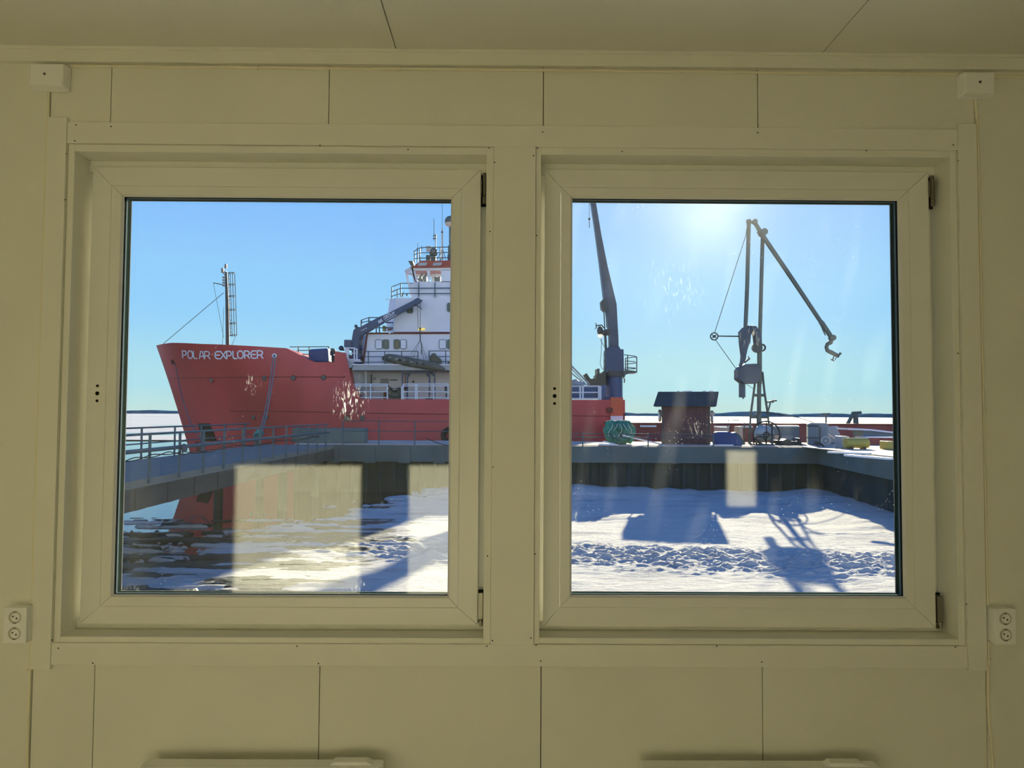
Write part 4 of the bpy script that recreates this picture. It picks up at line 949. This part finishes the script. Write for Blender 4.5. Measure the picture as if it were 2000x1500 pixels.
for a, b in ((806, 700), (802, 693), (828, 703), (833, 702)): m.tube([P(820.8, 664, bmY+.2), P(a, b, bmY+.2)], .012, 4)
m.tpx([(821, 665), (823.5, 672), (823.3, 692)], bmY+.2, .03, 5); m.build('hoist_wire', DKGREY, cr)
m = MB()
m.bpx(673.5, 679, 681, 706, 48.2, 48.3)
for a in (692, 697): m.tpx([(a, 681), (a, 706)], 48.2, .05)
m.tpx([(674, 679.5), (693, 680), (697, 683)], 48.2, .05); m.tpx([(681, 690), (697, 690)], 48.2, .03); m.tpx([(681, 702), (704, 703)], 48.2, .05); m.tpx([(681, 705), (706, 706)], 48.2, .04)
m.build('operator_cage', SHIPW, cr)
# bulwark block under the crane base
m = MB(); m.ppx([(676, 715), (716, 712), (716, 724), (684, 724), (700, 780), (716, 782), (680, 735)], 48.4, 49.3) if False else m.ppx([(672, 708), (690, 706), (690, 716), (676, 722)], 48.1, 49.3); m.build('bulwark_knee', SHIPG, ship)

# ---- stern crane
YA = 53.0
m = MB(); m.ppx([(1193, 776), (1217, 776), (1217, 813), (1193, 813)], 47.9, 49.9); m.m = 1; m.ppx([(1193, 812.5), (1217, 812.5), (1217, 824), (1193, 824)], 47.86, 49.9)
m.m = 2; m.bpx(1186, 796, 1197, 806, 47.85, 48.2); m.build('crane_foundation', [ORANGE, SHIPW, HULLD], ship, label='orange-red foundation with a white band')
cy = P(1199, 775, YA)
m = MB(); m.tube([Vector((cy.x, YA, cy.z-.6)), P(1199, 731, YA)], .62, 24); m.bpx(1174, 752, 1184, 783, 48.8, 50.5)
m.bpx(1184, 775, 1196, 785, 48.6, 50)
sc_ = m.build('stern_crane', BLUE, ship, smooth=True, label='blue crane with a tall raised boom at the stern')
m = MB(); m.ppx([(1183, 728), (1183, 684), (1189, 677), (1210, 677), (1212, 682), (1218, 682), (1219, 728)], YA-.6, YA+.6); m.m = 1; m.tube([P(1199, 736, YA), P(1199, 725, YA)], .80, 24); m.tpx([(1217, 735), (1220, 742), (1219, 748)], YA-.6, .05)
m.build('slewing_column', [NAVY, DKGREY], sc_, bevel=.04)
m = MB(); q = lambda a, b: P(a, b, YA)
m.ppx([(1190.5, 680), (1208.5, 678), (1208, 656), (1206, 624), (1204.5, 594), (1196.5, 560), (1187, 520), (1175, 460), (1164.6, 398), (1158, 380), (1152, 380), (1155.5, 398), (1163, 450), (1171, 510), (1179, 578), (1185, 615), (1190, 655)], YA-.35, YA+.35)
m.build('boom', mat('weathered_blue_steel', (.05, .085, .13), .5, var=.35, vscale=1.2), sc_, bevel=.03, label='long tapering raised boom')
m = MB(); m.ppx([(1173.5, 589), (1179, 583), (1186, 590), (1186, 604), (1181, 608), (1175, 603)], YA-.5, YA+.2); m.tpx([(1179.5, 606), (1181.5, 650)], YA-.4, .045); m.tpx([(1183, 606), (1185, 640)], YA-.4, .03)
m.tpx([(1181.5, 645), (1183.5, 685), (1182.5, 735)], YA-.4, .09, 8); m.ball(P(1180, 650, YA-.4), .18, .2, .2); m.ppx([(1180, 644), (1192, 641), (1192, 654), (1182, 655)], YA-.4, YA)
for k in range(4): m.tpx([(1179, 693.5+k*11.5), (1184, 693.5+k*11.5)], YA-.4, .03)
m.build('lifting_cylinder', DKGREY, sc_, smooth=True)
m = MB(); m.tpx([(1165, 636), (1175, 635), (1180, 641)], YA-.3, .05); m.tpx([(1164, 631), (1164.5, 641)], YA-.3, .04); m.tpx([(1161, 643), (1166, 640)], YA-.3, .02); m.ball(P(1172, 646, YA-.3), .22, .22, .33); m.m = 1; m.ball(P(1172.3, 655.5, YA-.3), .17, .17, .13); m.m = 0
m.tpx([(1172, 662), (1177, 672), (1181, 678)], YA-.3, .02, 5); m.tpx([(1175.5, 661), (1174, 690), (1172, 710), (1175, 719), (1180, 722)], YA-.3, .018, 5)
m.build('boom_floodlight', [DKGREY, WARMLAMP], sc_, smooth=True, label='floodlight with a warm lit bowl')
m = MB(); m.tpx([(1151, 380), (1151, 427)], YA, .016, 4); m.ball(P(1151, 428, YA), .08, .08, .11); m.tpx([(1151, 432), (1151, 445)], YA, .025, 5); m.build('hoist_wire', DKGREY, sc_)
rails_px('crane_platform', [[(1219, 693, 53.5), (1240, 695.5, 54), (1243.5, 699, 54)], [(1222, 699.5, 52.6), (1243.5, 697, 53)], [(1221, 705, 53.5), (1241, 706.5, 53.5)], [(1222, 711.5, 52.6), (1243.5, 708.5, 53)], [(1221, 717, 53.5), (1242, 719, 53.5)], [(1218, 721, 52.6), (1241, 720, 53)]],
         [(1225.8, 693, 726, 53), (1243.6, 697, 727, 53.3), (1221.7, 700, 724, 52.6)], 53, .032, TEALST, sc_)
m = MB(); m.ppx([(1216, 726), (1222, 722), (1244, 725), (1244, 728), (1232, 728), (1218, 734)], 52.4, 54); m.build('platform_floor', TEALST, sc_)
m = MB(); m.ppx([(1152, 753), (1150, 746), (1153, 741), (1163, 741), (1164, 733), (1167, 730), (1167, 720), (1171, 720), (1171, 731), (1176, 735), (1176, 727), (1183, 726), (1183, 753)], 52, 53.5); m.tpx([(1142, 731), (1150, 743)], 52.5, .16, 8); m.tpx([(1152, 740.5), (1162, 740.5)], 52.5, .03)
m.build('towing_winch', mat('dark_olive_steel', (.06, .07, .055), .6), ship)
m = MB(); m.tube([P(1108, 706, 51), P(1152, 752, 51)], .06); m.tube([P(1108, 722, 51), P(1144, 752, 51)], .05); m.tube([P(1112, 716, 51), P(1146, 752, 51)], .035); m.build('stay_bar', SHIPG, ship)
m = MB(); m.bpx(1111, 755, 1168, 779, 49.5, 51.5); m.build('deck_container', BLUE, ship, bevel=.03)
m = MB(); m.ball(P(1124, 752, 50.2), .6, .5, .35, jit=.4); m.build('covered_bundle', SHIPG, ship, smooth=True)

# ---- things hanging on the hull: tyre fender and mooring lines
m = MB(); m.ring(P(879, 851, 47.5), .42, .17, (.1, 1, 0), 24, 10); m.build('tyre_fender', RUBBER, smooth=True, label='black tyre fender hanging on the red hull beside the middle post', cat='fender')
def rope(pts, r, mt, label, name='mooring_rope', g=None):
    m = MB(); m.tube(pts, r, 6); m.build(name, mt, smooth=True, label=label, cat='rope', group=g)
rope(catenary(hp(342, 709, .15), P(431, 859, 34.9), 1.9, 26), .032, ROPEM, 'slack grey mooring rope from the bow tip down to the footbridge end')
rope(catenary(hp(533.5, 697, .15), P(502, 851, 34.2), .9, 20), .026, TEALR, 'left of two teal mooring ropes below the ship name', g='teal mooring ropes from the bow fairlead')
rope(catenary(hp(538.5, 697, .15), P(508, 851, 34.2), .75, 20), .026, TEALR, 'right of two teal mooring ropes below the ship name', g='teal mooring ropes from the bow fairlead')
m = MB()
for k in range(4): m.ring(P(502+k*2, 852-k*2.5, 34.1), .16, .04, (random.random()-.5, .6, random.random()), 14, 5)
m.build('rope_coil', TEALR, smooth=True, label='teal rope coil on the bollard at the footbridge end', cat='rope')
m = MB(); m.tube([P(503, 872, 34.1), P(503, 856, 34.1)], .16, 12); m.tube([P(503, 857, 34.1), P(503, 854.5, 34.1)], .22, 12); m.build('bollard', DKGREY, smooth=True, label='dark steel bollard holding the teal mooring ropes', cat='bollard')

# ================================================================== THINGS ON THE QUAY
DK = DZ+.035
def gz(px, Y): return P(px, 0, Y).x
# ---- red shed
YD = 35.2
a, b = P(1293, 872, YD), P(1386, 872, YD)
sh = thing('harbour_shed', ((a.x+b.x)/2, YD+1, DK), 'small red-brown boarded shed with a dark roof standing on the quay', 'shed')
zt = P(1340, 792, YD).z
m = MB(); m.box(a.x, YD, DK, b.x, YD+2.2, zt+.1); m.build('walls', SHEDM, sh)
m = MB()
for x in (a.x, b.x-.07): m.box(x, YD-.03, DK, x+.07, YD, zt)
m.build('corner_board', mat('shed_corner', (.05, .06, .06), .7), sh)
rz0, rz1 = P(1340, 793.5, YD-.35).z, P(1340, 764.5, YD+.2).z
e0, e1 = P(1280.5, 793, YD-.35).x, P(1400.5, 793, YD-.35).x; r0, r1 = P(1283, 764, YD+.3).x, P(1399, 764, YD+.3).x
m = MB(); ya, yb, ym = YD-.35, YD+2.55, YD+1.1
m.add([(e0, ya, rz0), (e1, ya, rz0), (r1, YD+.6, rz1), (r0, YD+.6, rz1), (e0, yb, rz0), (e1, yb, rz0), (r1, ym+.5, rz1), (r0, ym+.5, rz1)],
      [(0, 1, 2, 3), (5, 4, 7, 6), (4, 0, 3, 7), (1, 5, 6, 2), (3, 2, 6, 7), (0, 4, 5, 1)])
m.build('roof', ROOFM, sh)
m = MB(); 
for x0_, x1_ in ((1318, 1322), (1328, 1346), (1366, 1372), (1378, 1386)): p = P(x0_, 764, YD+.55); q2 = P(x1_, 764, YD+.55); m.tube([(p.x, YD+.62, rz1+.015), (q2.x, YD+.62, rz1+.015)], .035, 6)
m.build('roof_snow', SNOWCAP, sh, label='thin strips of snow on the ridge')
BUOYS = []
def lifebuoy(px, py, side, label):
    m = MB(); c = P(px, py, YD+.9); x = a.x if side < 0 else b.x
    m.ring((x+side*.11, c.y, c.z), .24, .075, (1, 0, 0), 24, 10)
    m.m = 1
    for k in range(4):
        t = math.pi/4+k*math.pi/2; m.ball((x+side*.11, c.y+.24*math.cos(t), c.z+.24*math.sin(t)), .08, .085, .085, 8, 6)
    m.m = 0; m.tube([(x, c.y, c.z+.2), (x+side*.1, c.y, c.z+.2)], .02, 6)
    BUOYS.append(m.build('lifebuoy', [mat('buoy_white', (.55, .60, .66), .5), mat('buoy_band', (.5, .2, .12), .5)], smooth=True, label=label, cat='lifebuoy', group='lifebuoys on the shed sides'))
lifebuoy(1291, 812, -1, 'white lifebuoy hanging on the left side of the red shed')
lifebuoy(1391, 814, 1, 'white lifebuoy hanging on the right side of the red shed')
m = MB(); m.box(b.x+.001, YD+.5, P(0, 803, YD).z, b.x+.22, YD+1.0, P(0, 797, YD).z); m.build('sign_box', mat('pale_box', (.6, .55, .48), .5), sh)

TH = -math.atan2((a.x+b.x)/2, YD)
piv = Vector(sh.location); sh.rotation_euler.z = TH
sh.location = piv+Vector((-math.sin(TH), 1*(math.cos(TH)-1), 0))
for o in BUOYS:
    d = Vector(o.location)-piv; o.location = sh.location+Matrix.Rotation(TH, 3, 'Z')@d; o.rotation_euler.z = TH
# ---- green net heap with planks
m = MB(); Yn = 34.6
cx = gz(1212, Yn)
for dx, dz, rx, rz in ((-.40, .62, .34, .50), (.30, .60, .42, .50), (0, .80, .40, .32), (.05, .22, .40, .24), (-.25, .40, .36, .40), (.45, .40, .22, .34)):
    m.ball((cx+dx, Yn+.3, DK+dz), rx, .42, rz, 26, 18, jit=.32)
m.build('fishing_net', NETM, smooth=True, label='heap of dark green fishing net on the quay edge', cat='net')
m = MB()
for k in range(5): 
    t0 = random.random()*6; m.tube([(cx-.5+.22*k+.1*math.sin(t0+i), Yn-.17-.05*math.sin(i*1.4), DK+.95-.13*i) for i in range(6)], .014, 5)
m.build('net_rope', mat('pale_rope', (.5, .62, .55), .8), smooth=True, label='thin pale rope draped over the green net heap', cat='rope')
def plank(p0, p1, w, label, Y=33.6, Y2=None, mt=SNOWCAP, name='snowy_plank', h=.06):
    A, B = P(*p0, Y), P(*p1, Y2 or Y); A.z = max(A.z, DK+h/2); B.z = max(B.z, DK+h/2)
    d = (B-A).normalized(); s_ = d.cross(Vector((0, 0, 1))).normalized()*w/2; u_ = s_.cross(d).normalized()*h/2
    m = MB(); m.add([A-s_-u_, A+s_-u_, B+s_-u_, B-s_-u_, A-s_+u_, A+s_+u_, B+s_+u_, B-s_+u_], [(0, 3, 2, 1), (4, 5, 6, 7), (0, 1, 5, 4), (1, 2, 6, 5), (2, 3, 7, 6), (3, 0, 4, 7)])
    m.build(name, mt, label=label, cat='plank')
plank((1178, 862), (1203, 872.5), .12, 'white snowy plank leaning left of the green net', 33.5)
plank((1216, 850), (1243, 857), .10, 'white plank sticking out of the green net', 33.9)
plank((1244, 857), (1290, 872), .14, 'long pale plank slanting from the net to the shed', 33.9, 34.4)
plank((1170, 872), (1206, 869), .3, 'flat snowy board on the quay edge left of the net', 33.4)

# ---- low red barge moored behind the quay
YB = 43.5
bz = P(1500, 829, YB).z
bg_ = thing('barge', (16, YB+3, WZ), 'long low red barge lying behind the quay on the right', 'barge')
xa_, xb_ = gz(1196, YB), gz(1762, YB)
m = MB(); m.prism([(xa_+1.2, WZ-.3), (xb_-1, WZ-.3), (xb_, bz), (xa_, bz)], YB, YB+3.6); m.build('hull', mat('barge_red', (.27, .055, .06), .6, var=.2, vscale=.5), bg_)
m = MB(); m.box(xa_-.05, YB-.08, bz-.02, xb_+.1, YB+3.7, bz+.07); m.build('rubbing_rail', HULLD, bg_)
rails_px('barge_railing', [], [(1219, 807, 829)], YB, .05, HULLD, bg_)
m = MB(); z1 = P(1500, 833.5, YB-.2).z
for x0_, x1_ in ((1250, 1282), (1394, 1424), (1444, 1470), (1620, 1636)): p, q2 = P(x0_, 833, YB-.1), P(x1_, 833, YB-.1); m.box(p.x, YB-.14, z1-.06, q2.x, YB-.08, z1+.05)
m.build('snow_strip', SNOWCAP, bg_)
# gallows bracket on the barge
m = MB(); m.tpx([(1653, 833), (1667, 806), (1681.5, 806)], YB+1, .11, 6); m.tpx([(1672, 833), (1671, 807)], YB+1, .15, 6); m.build('gallows_frame', TEALST, bg_)

# ---- marine loading arm
YL = 36.0
la = thing('loading_arm', tuple(Vector((gz(1483, YL), YL, DK))), 'tall grey marine loading arm with folded pipes standing on the quay', 'loading arm')
g_ = mat('loading_arm_paint', (.105, .135, .12), .55, var=.15, vscale=1.5)
gd = mat('loading_arm_dark', (.05, .08, .115), .5, var=.2, vscale=2)
m = MB()
def bar(pts, w, Y=YL):
    m.tube([P(a, b, Y) for a, b in pts], w/1450*Y/2, 4)
gy = P(0, 871, YL)
base = lambda px: (px, 872)
bar([(1475.5, 738), (1473, 760), (1466, 812), (1463, 872)], 4.5); bar([(1489, 726), (1493, 765), (1500, 812), (1506, 872)], 4.5)
bar([(1474, 772), (1494, 772)], 5.5); bar([(1465, 815.5), (1502, 815.5)], 5); bar([(1464, 830), (1471, 845)], 3)
m.build('tower_frame', g_, la)
m = MB(); m.tpx([(1482.5, 872), (1482.5, 780), (1483, 742)], YL, .10, 14); m.tube([P(1482.5, 765, YL), P(1482.5, 815, YL), P(1482.5, 820, YL), P(1482.5, 872, YL)], [.055, .115, .13, .13], 14); m.tube([P(1483.5, 750, YL), P(1483.5, 676, YL)], .115, 14)
m.build('riser_pipe', g_, la, smooth=True)
m = MB(); m.ppx([(1442.5, 722), (1449, 714.5), (1456, 711), (1478, 710), (1486, 716), (1486, 740), (1479, 749), (1454, 749), (1442.5, 740)], YL-.45, YL+.3); m.build('counterweight', gd, la, bevel=.03, label='dark blue octagonal counterweight')
m = MB(); m.bpx(1446, 747, 1456, 776, YL-.2, YL+.05); m.tpx([(1451.5, 776), (1451.5, 779)], YL-.1, .04); m.build('counterweight_beam', gd, la)
m = MB(); m.ppx([(1454, 638), (1459, 638), (1463, 644), (1467, 648), (1466, 668), (1461, 680), (1458, 693), (1450, 693), (1447, 670), (1445.5, 648)], YL-.3, YL+.05)
m.ppx([(1449, 692), (1458, 692), (1457, 702), (1448, 716), (1445, 714.5), (1448, 706)], YL-.25, YL); m.ppx([(1456, 705), (1464, 698), (1466, 701), (1456, 709)], YL-.3, YL-.1); m.tpx([(1462, 695), (1462.3, 700)], YL-.2, .025)
m.build('apex_casting', gd, la, bevel=.02)
m = MB(); c0 = P(1469, 653, YL)
m.tube([P(1458, 658, YL), P(1459, 649, YL), P(1465, 643.5, YL), P(1472, 644, YL), P(1477, 650, YL), P(1479, 660, YL), P(1480, 676, YL)], [.20, .22, .22, .22, .22, .22, .20], 12)
m.build('elbow', gd, la, smooth=True)
m = MB(); m.disc(P(1478.5, 679, YL-.1), .25, (.2, 1, 0), .25, 24); m.ring(P(1488, 679, YL), .155, .045, (.2, 1, 0), 24, 6); m.ring(P(1488, 679, YL+.15), .155, .045, (.2, 1, 0), 24, 6); m.build('swivel_joint', DKGREY, la, smooth=True)
m = MB(); m.tpx([(1456, 640), (1459.3, 560), (1462.5, 436)], YL, .098, 14); m.tpx([(1459, 434), (1466, 433)], YL, .13, 10); m.tpx([(1457.5, 456), (1459, 446)], YL-.1, .03); m.build('inboard_pipe', g_, la, smooth=True, label='left vertical pipe')
m = MB(); m.tpx([(1483.5, 678), (1486.5, 570), (1489.5, 463)], YL, .092, 14); m.build('inboard_pipe', g_, la, smooth=True, label='right vertical pipe')
m = MB(); m.tpx([(1473.5, 433.5), (1490, 460), (1555, 558), (1624, 659)], YL-.3, [.10, .11, .10, .095], 14) if False else m.tube([P(1473.5, 433.5, YL-.3), P(1490, 461, YL-.3), P(1555, 556.5, YL-.3), P(1602, 627, YL-.3), P(1605, 631, YL-.3), P(1624, 659, YL-.3)], [.10, .11, .105, .10, .125, .11], 14)
m.disc(P(1473.8, 433, YL-.3), .12, (0, 1, 0), .22, 18); m.tube([P(1595, 617, YL-.42), P(1612, 655, YL-.42)], .03, 6)
m.tube([P(1491, 456, YL-.3), P(1498, 470, YL-.3)], .05, 6)
m.build('outboard_pipe', g_, la, smooth=True, label='long slanting outboard pipe')
m = MB(); m.disc(P(1490, 454.5, YL-.2), .165, (0, 1, 0), .5, 24); m.tpx([(1479, 453), (1490, 462)], YL-.25, .05); m.build('knuckle_joint', g_, la, smooth=True)
m = MB(); m.disc(P(1625.5, 660, YL-.3), .14, (0, 1, 0), .3, 20)
S_ = [(1625, 662), (1622, 669), (1616, 672), (1613.8, 678), (1616, 684.5), (1623, 688), (1629, 691), (1635, 694)]
m.tube([P(a, b, YL-.3) for a, b in S_], [.10, .11, .10, .09, .10, .11, .10, .09], 12); m.tube([P(1636, 698, YL-.3), P(1641.5, 689, YL-.3)], .05, 8); m.tpx([(1636, 696), (1643.5, 690)], YL-.3, .03)
m.tpx([(1629, 695), (1626, 703.5)], YL-.3, .03); m.tpx([(1623, 702), (1629, 705)], YL-.3, .03); m.tpx([(1634, 697), (1631, 703)], YL-.3, .02)
m.build('triple_swivel', g_, la, smooth=True, label='curved end coupling with flange')
m = MB(); m.ring(P(1395, 657, YL), .175, .03, (.3, 1, 0), 24, 6); m.tpx([(1390, 653), (1400, 661)], YL, .02); m.tpx([(1390, 661), (1400, 653)], YL, .02); m.disc(P(1395, 657, YL), .07, (0, 1, 0), .15, 12); m.build('pantograph_sheave', DKGREY, la, smooth=True)
m = MB(); m.tpx([(1402, 656.5), (1447, 657)], YL, .035); m.build('sheave_strut', DKGREY, la)
m = MB(); m.tpx([(1457.5, 457), (1396, 649)], YL, .017, 5); m.tpx([(1397.5, 664), (1443, 728)], YL, .017, 5); m.tpx([(1443, 740), (1472, 760)], YL-.2, .012, 5); m.build('pantograph_cable', DKGREY, la)
m = MB(); m.tpx([(1498, 785.5), (1517, 782)], YL, .045); m.tpx([(1505, 785), (1499, 808)], YL, .04); m.tpx([(1509.5, 781), (1509.5, 787)], YL, .04); m.build('side_bracket', g_, la)
m = MB(); m.tube([P(1471, 815, YL-.2), P(1478, 807, YL-.2), P(1490, 804.5, YL-.2), P(1505, 807.5, YL-.1), P(1535, 812, YL), P(1562, 816, YL), P(1580, 822, YL), P(1596, 828, YL)], .022, 6); m.build('hydraulic_hose', RUBBER, la, smooth=True)

# ---- hose reel at the foot of the arm
YR = 34.5
hr = thing('hose_reel', tuple(Vector((gz(1498, YR), YR, DK))), 'large black wheel reel with a pale drum at the foot of the loading arm', 'hose reel')
m = MB(); m.ring(P(1497, 849, YR), .62, .035, (0, 1, 0), 40, 8); m.tpx([(1497, 824), (1497, 874)], YR, .025); m.ring(P(1497, 849, YR), .12, .03, (0, 1, 0), 16, 6); m.tpx([(1477, 849), (1522, 849)], YR, .02); m.build('wheel', RUBBER, hr, smooth=True)
m = MB(); m.ball(P(1491, 846, YR+.6), .50, .42, .38); m.build('drum', mat('pale_drum', (.42, .50, .52), .4), hr, smooth=True, label='pale rounded drum')
m = MB(); m.tube([P(1508, 829, YR+.1), P(1508, 873.5, YR+.1)], .05, 8); m.tube([P(1478, 845, YR+.9), P(1470, 872, YR+.9)], .04, 8); m.box(P(1470, 0, YR).x, YR, DK, P(1515, 0, YR).x, YR+1, DK+.06); m.build('stand', DKGREY, hr)
m = MB()
for k, (a, b, r) in enumerate(((1474, 866, .2), (1484, 864, .28))): m.ring(P(a, b, YR-.1+k*.2), r, .025, (.1, 1, 0), 20, 6)
m.build('hose_loops', RUBBER, smooth=True, label='loops of black hose lying beside the reel', cat='hose')

# ---- clutter between shed and cabin
m = MB(); Yc = 34.3
m.ppx([(1399, 872), (1396, 852), (1399, 845), (1404, 843), (1424, 843.5), (1432, 846), (1442, 850), (1448, 862), (1452, 872)], Yc-.3, Yc+.35); m.build('covered_pallet', TARP, bevel=.08, label='dark blue tarpaulin heap beside the right side of the shed', cat='tarpaulin')
plank((1402, 872.5), (1432, 873), .10, 'short white plank on the ground in front of the blue heap', 33.6)
plank((1385, 873), (1402, 875.5), .16, 'snow-topped beam end at the foot of the right side of the shed', 33.4)
m = MB(); m.bpx(1404, 834, 1424, 862.3, 37.4, 38.3); m.build('cargo_crate', CREAM, label='cream crate beyond the blue heap', cat='crate')
m = MB(); m.bpx(1443, 833, 1451, 862.3, 37.4, 38.2); m.build('cargo_crate', CREAM, label='narrow cream cabinet left of the loading arm base', cat='crate')
t_ = thing('work_bench', tuple(P(1437, 846, 37.8)), 'thin-legged frame standing above the blue heap', 'frame')
m = MB(); m.tpx([(1422, 820), (1453, 821)], 37.8, .03); m.build('top_bar', DKGREY, t_)
for pts in ([(1423, 821), (1421, 832), (1420, 868)], [(1451.5, 822), (1454, 827), (1454, 868)], [(1426, 832), (1426, 868)]):
    m = MB(); m.tpx(pts, 37.8, .025); m.build('leg', DKGREY, t_)
m = MB(); m.ppx([(1430, 872), (1425, 848), (1438, 844), (1446, 850), (1456, 866), (1462, 872)], 35.9, 36.5); m.build('pump_unit', mat('green_grey_machine', (.09, .16, .15), .6, var=.2), label='green-grey pump unit on the quay left of the loading arm', cat='pump', bevel=.05)

# ---- grey-blue cabin and dark containers
cb = thing('control_cabin', tuple(Vector((gz(1587, 35), 35, DK))), 'pale grey-blue control cabin with a short mast right of the loading arm', 'cabin')
m = MB(); m.ppx([(1568, 872), (1568, 828), (1572, 826), (1600, 826), (1605, 828), (1605, 872)], 35, 37); m.build('cabin_body', TIN, cb, bevel=.03)
m = MB(); m.tpx([(1586, 826), (1586, 808)], 36, .045); m.tpx([(1578, 808), (1594, 808)], 36, .035); m.build('mast', DKGREY, cb)
m = MB(); m.tpx([(1569, 831.5), (1589, 831.5), (1592.5, 835), (1592.5, 872)], 34.8, .035, 8); m.tpx([(1560, 855), (1592, 855)], 34.8, .025); m.tpx([(1592, 864), (1568, 876)], 34.8, .025); m.build('pipe_frame', DKGREY, cb)
m = MB(); m.ppx([(1520, 872), (1520, 833), (1568, 833), (1568, 872)], 37.2, 38.4); m.m = 1; m.ppx([(1519, 831.5), (1568, 831.5), (1568, 834), (1519, 834)], 37.1, 38.5)
co = m.build('storage_container', [TIN, SNOWCAP], label='long grey-blue container with a snowy roof edge left of the cabin', cat='container')
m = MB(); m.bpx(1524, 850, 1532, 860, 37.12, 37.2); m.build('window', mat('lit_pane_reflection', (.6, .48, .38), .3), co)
m = MB(); m.bpx(1537, 851, 1559, 862, 37.12, 37.2); m.build('window', mat('grey_pane', (.30, .34, .38), .2), co)
m = MB(); m.ppx([(1521, 872), (1522, 860), (1530, 861), (1537, 857), (1545, 862), (1557, 862), (1563, 855), (1568, 872)], 34.6, 35.4); m.build('machinery_heap', mat('dark_machinery', (.02, .022, .022), .6, var=.4), label='dark machinery standing in front of the grey-blue container', cat='machinery', bevel=.04)
co.rotation_euler.z = -R(20); cb.rotation_euler.z = -R(20); cb.location.x += .3
# right end
m = MB(); m.ring(P(1613, 861, 33.2), .17, .05, (.5, 1, 0), 20, 8); m.disc(P(1613, 861, 33.2), .07, (.5, 1, 0), .12, 12); m.build('hand_wheel', SHIPG, smooth=True, label='grey wheel leaning right of the grey-blue cabin', cat='wheel')
plank((1617, 848), (1638, 862), .12, 'pale plank slanting upward right of the cabin', 33.0, mt=CREAM)
m = MB(); m.ppx([(1610, 865.5), (1608, 838), (1614, 832), (1634, 834), (1642, 848), (1650, 865.5)], 37.2, 38.0); m.build('equipment_stack', SHIPG, label='grey stack of equipment behind the slanting plank', cat='equipment', bevel=.06)
m = MB(); m.bpx(1644, 852, 1660, 876, 31.5, 32.2); m.build('grey_cabinet', SHIPG, label='small grey cabinet beside the left end of the yellow tank', cat='cabinet', bevel=.03)
m = MB(); p, q2 = P(1662, 866, 30.5), P(1706, 866, 30.5); r_ = (P(0, 856, 30.5).z-P(0, 876, 30.5).z)/2
m.tube([(p.x, 31, p.z), (q2.x, 31, p.z)], r_, 20); tk = m.build('yellow_tank', YELP, smooth=True, label='yellow cylindrical tank on the right part of the quay', cat='tank')
m = MB(); 
m.box(p.x+.15, 30.8, DK, p.x+.25, 31.2, p.z-r_*.8); m.box(q2.x-.25, 30.8, DK, q2.x-.15, 31.2, p.z-r_*.8); m.build('leg', DKGREY, tk)
m = MB(); m.bpx(1734, 862, 1752, 878, 30.5, 31.2); m.build('yellow_crate', YELP, label='yellow crate at the far right edge of the view', cat='crate', bevel=.03)
bt = MB(); bt.ppx([(1690, 866), (1684, 842), (1700, 838), (1765, 845), (1765, 867)], 37.2, 38.3); bt.m = 1; bt.ppx([(1655, 839.5), (1700, 841), (1765, 848.5), (1765, 845.5), (1700, 838), (1655, 836)], 37.0, 38.4)
bt.build('covered_boat', [TIN, SNOWCAP], label='grey-blue covered boat with a snowy rim at the far right', cat='boat')
m = MB(); m.bpx(1692, 855, 1765, 868.6, 35.7, 36.8); m.m = 1; m.bpx(1692, 853.5, 1765, 855.5, 35.65, 36.8); m.build('red_skip', [mat('skip_red', (.30, .07, .06), .6, var=.2), SNOWCAP], label='long dull red skip below the covered boat', cat='skip')
plank((1618, 884), (1700, 889), .25, 'pale snow strip along the quay edge, upper one of two', 27.6, 26.6)
plank((1655, 889), (1745, 899), .30, 'pale snow strip along the quay edge, lower one nearest the window', 25.4, 23.4)
m = MB(); m.tube([P(1592, 862, 33.4), P(1604, 868, 33.3), P(1614, 876, 33.1), P(1619, 890, 32.7), P(1619, 905, 32.6)], .035, 6); m.tube([P(1590, 866, 33.4), P(1604, 874, 33.2), P(1610, 884, 32.9), P(1612, 900, 32.7)], .03, 6); m.build('drain_hose', RUBBER, smooth=True, label='black hoses hanging over the quay edge right of the cabin', cat='hose')
m = MB(); m.box(P(1421, 0, 32.9).x+.4, QY-.14, DZ-.6, P(1540, 0, QY).x, QY-.10, DZ-.15) if False else None
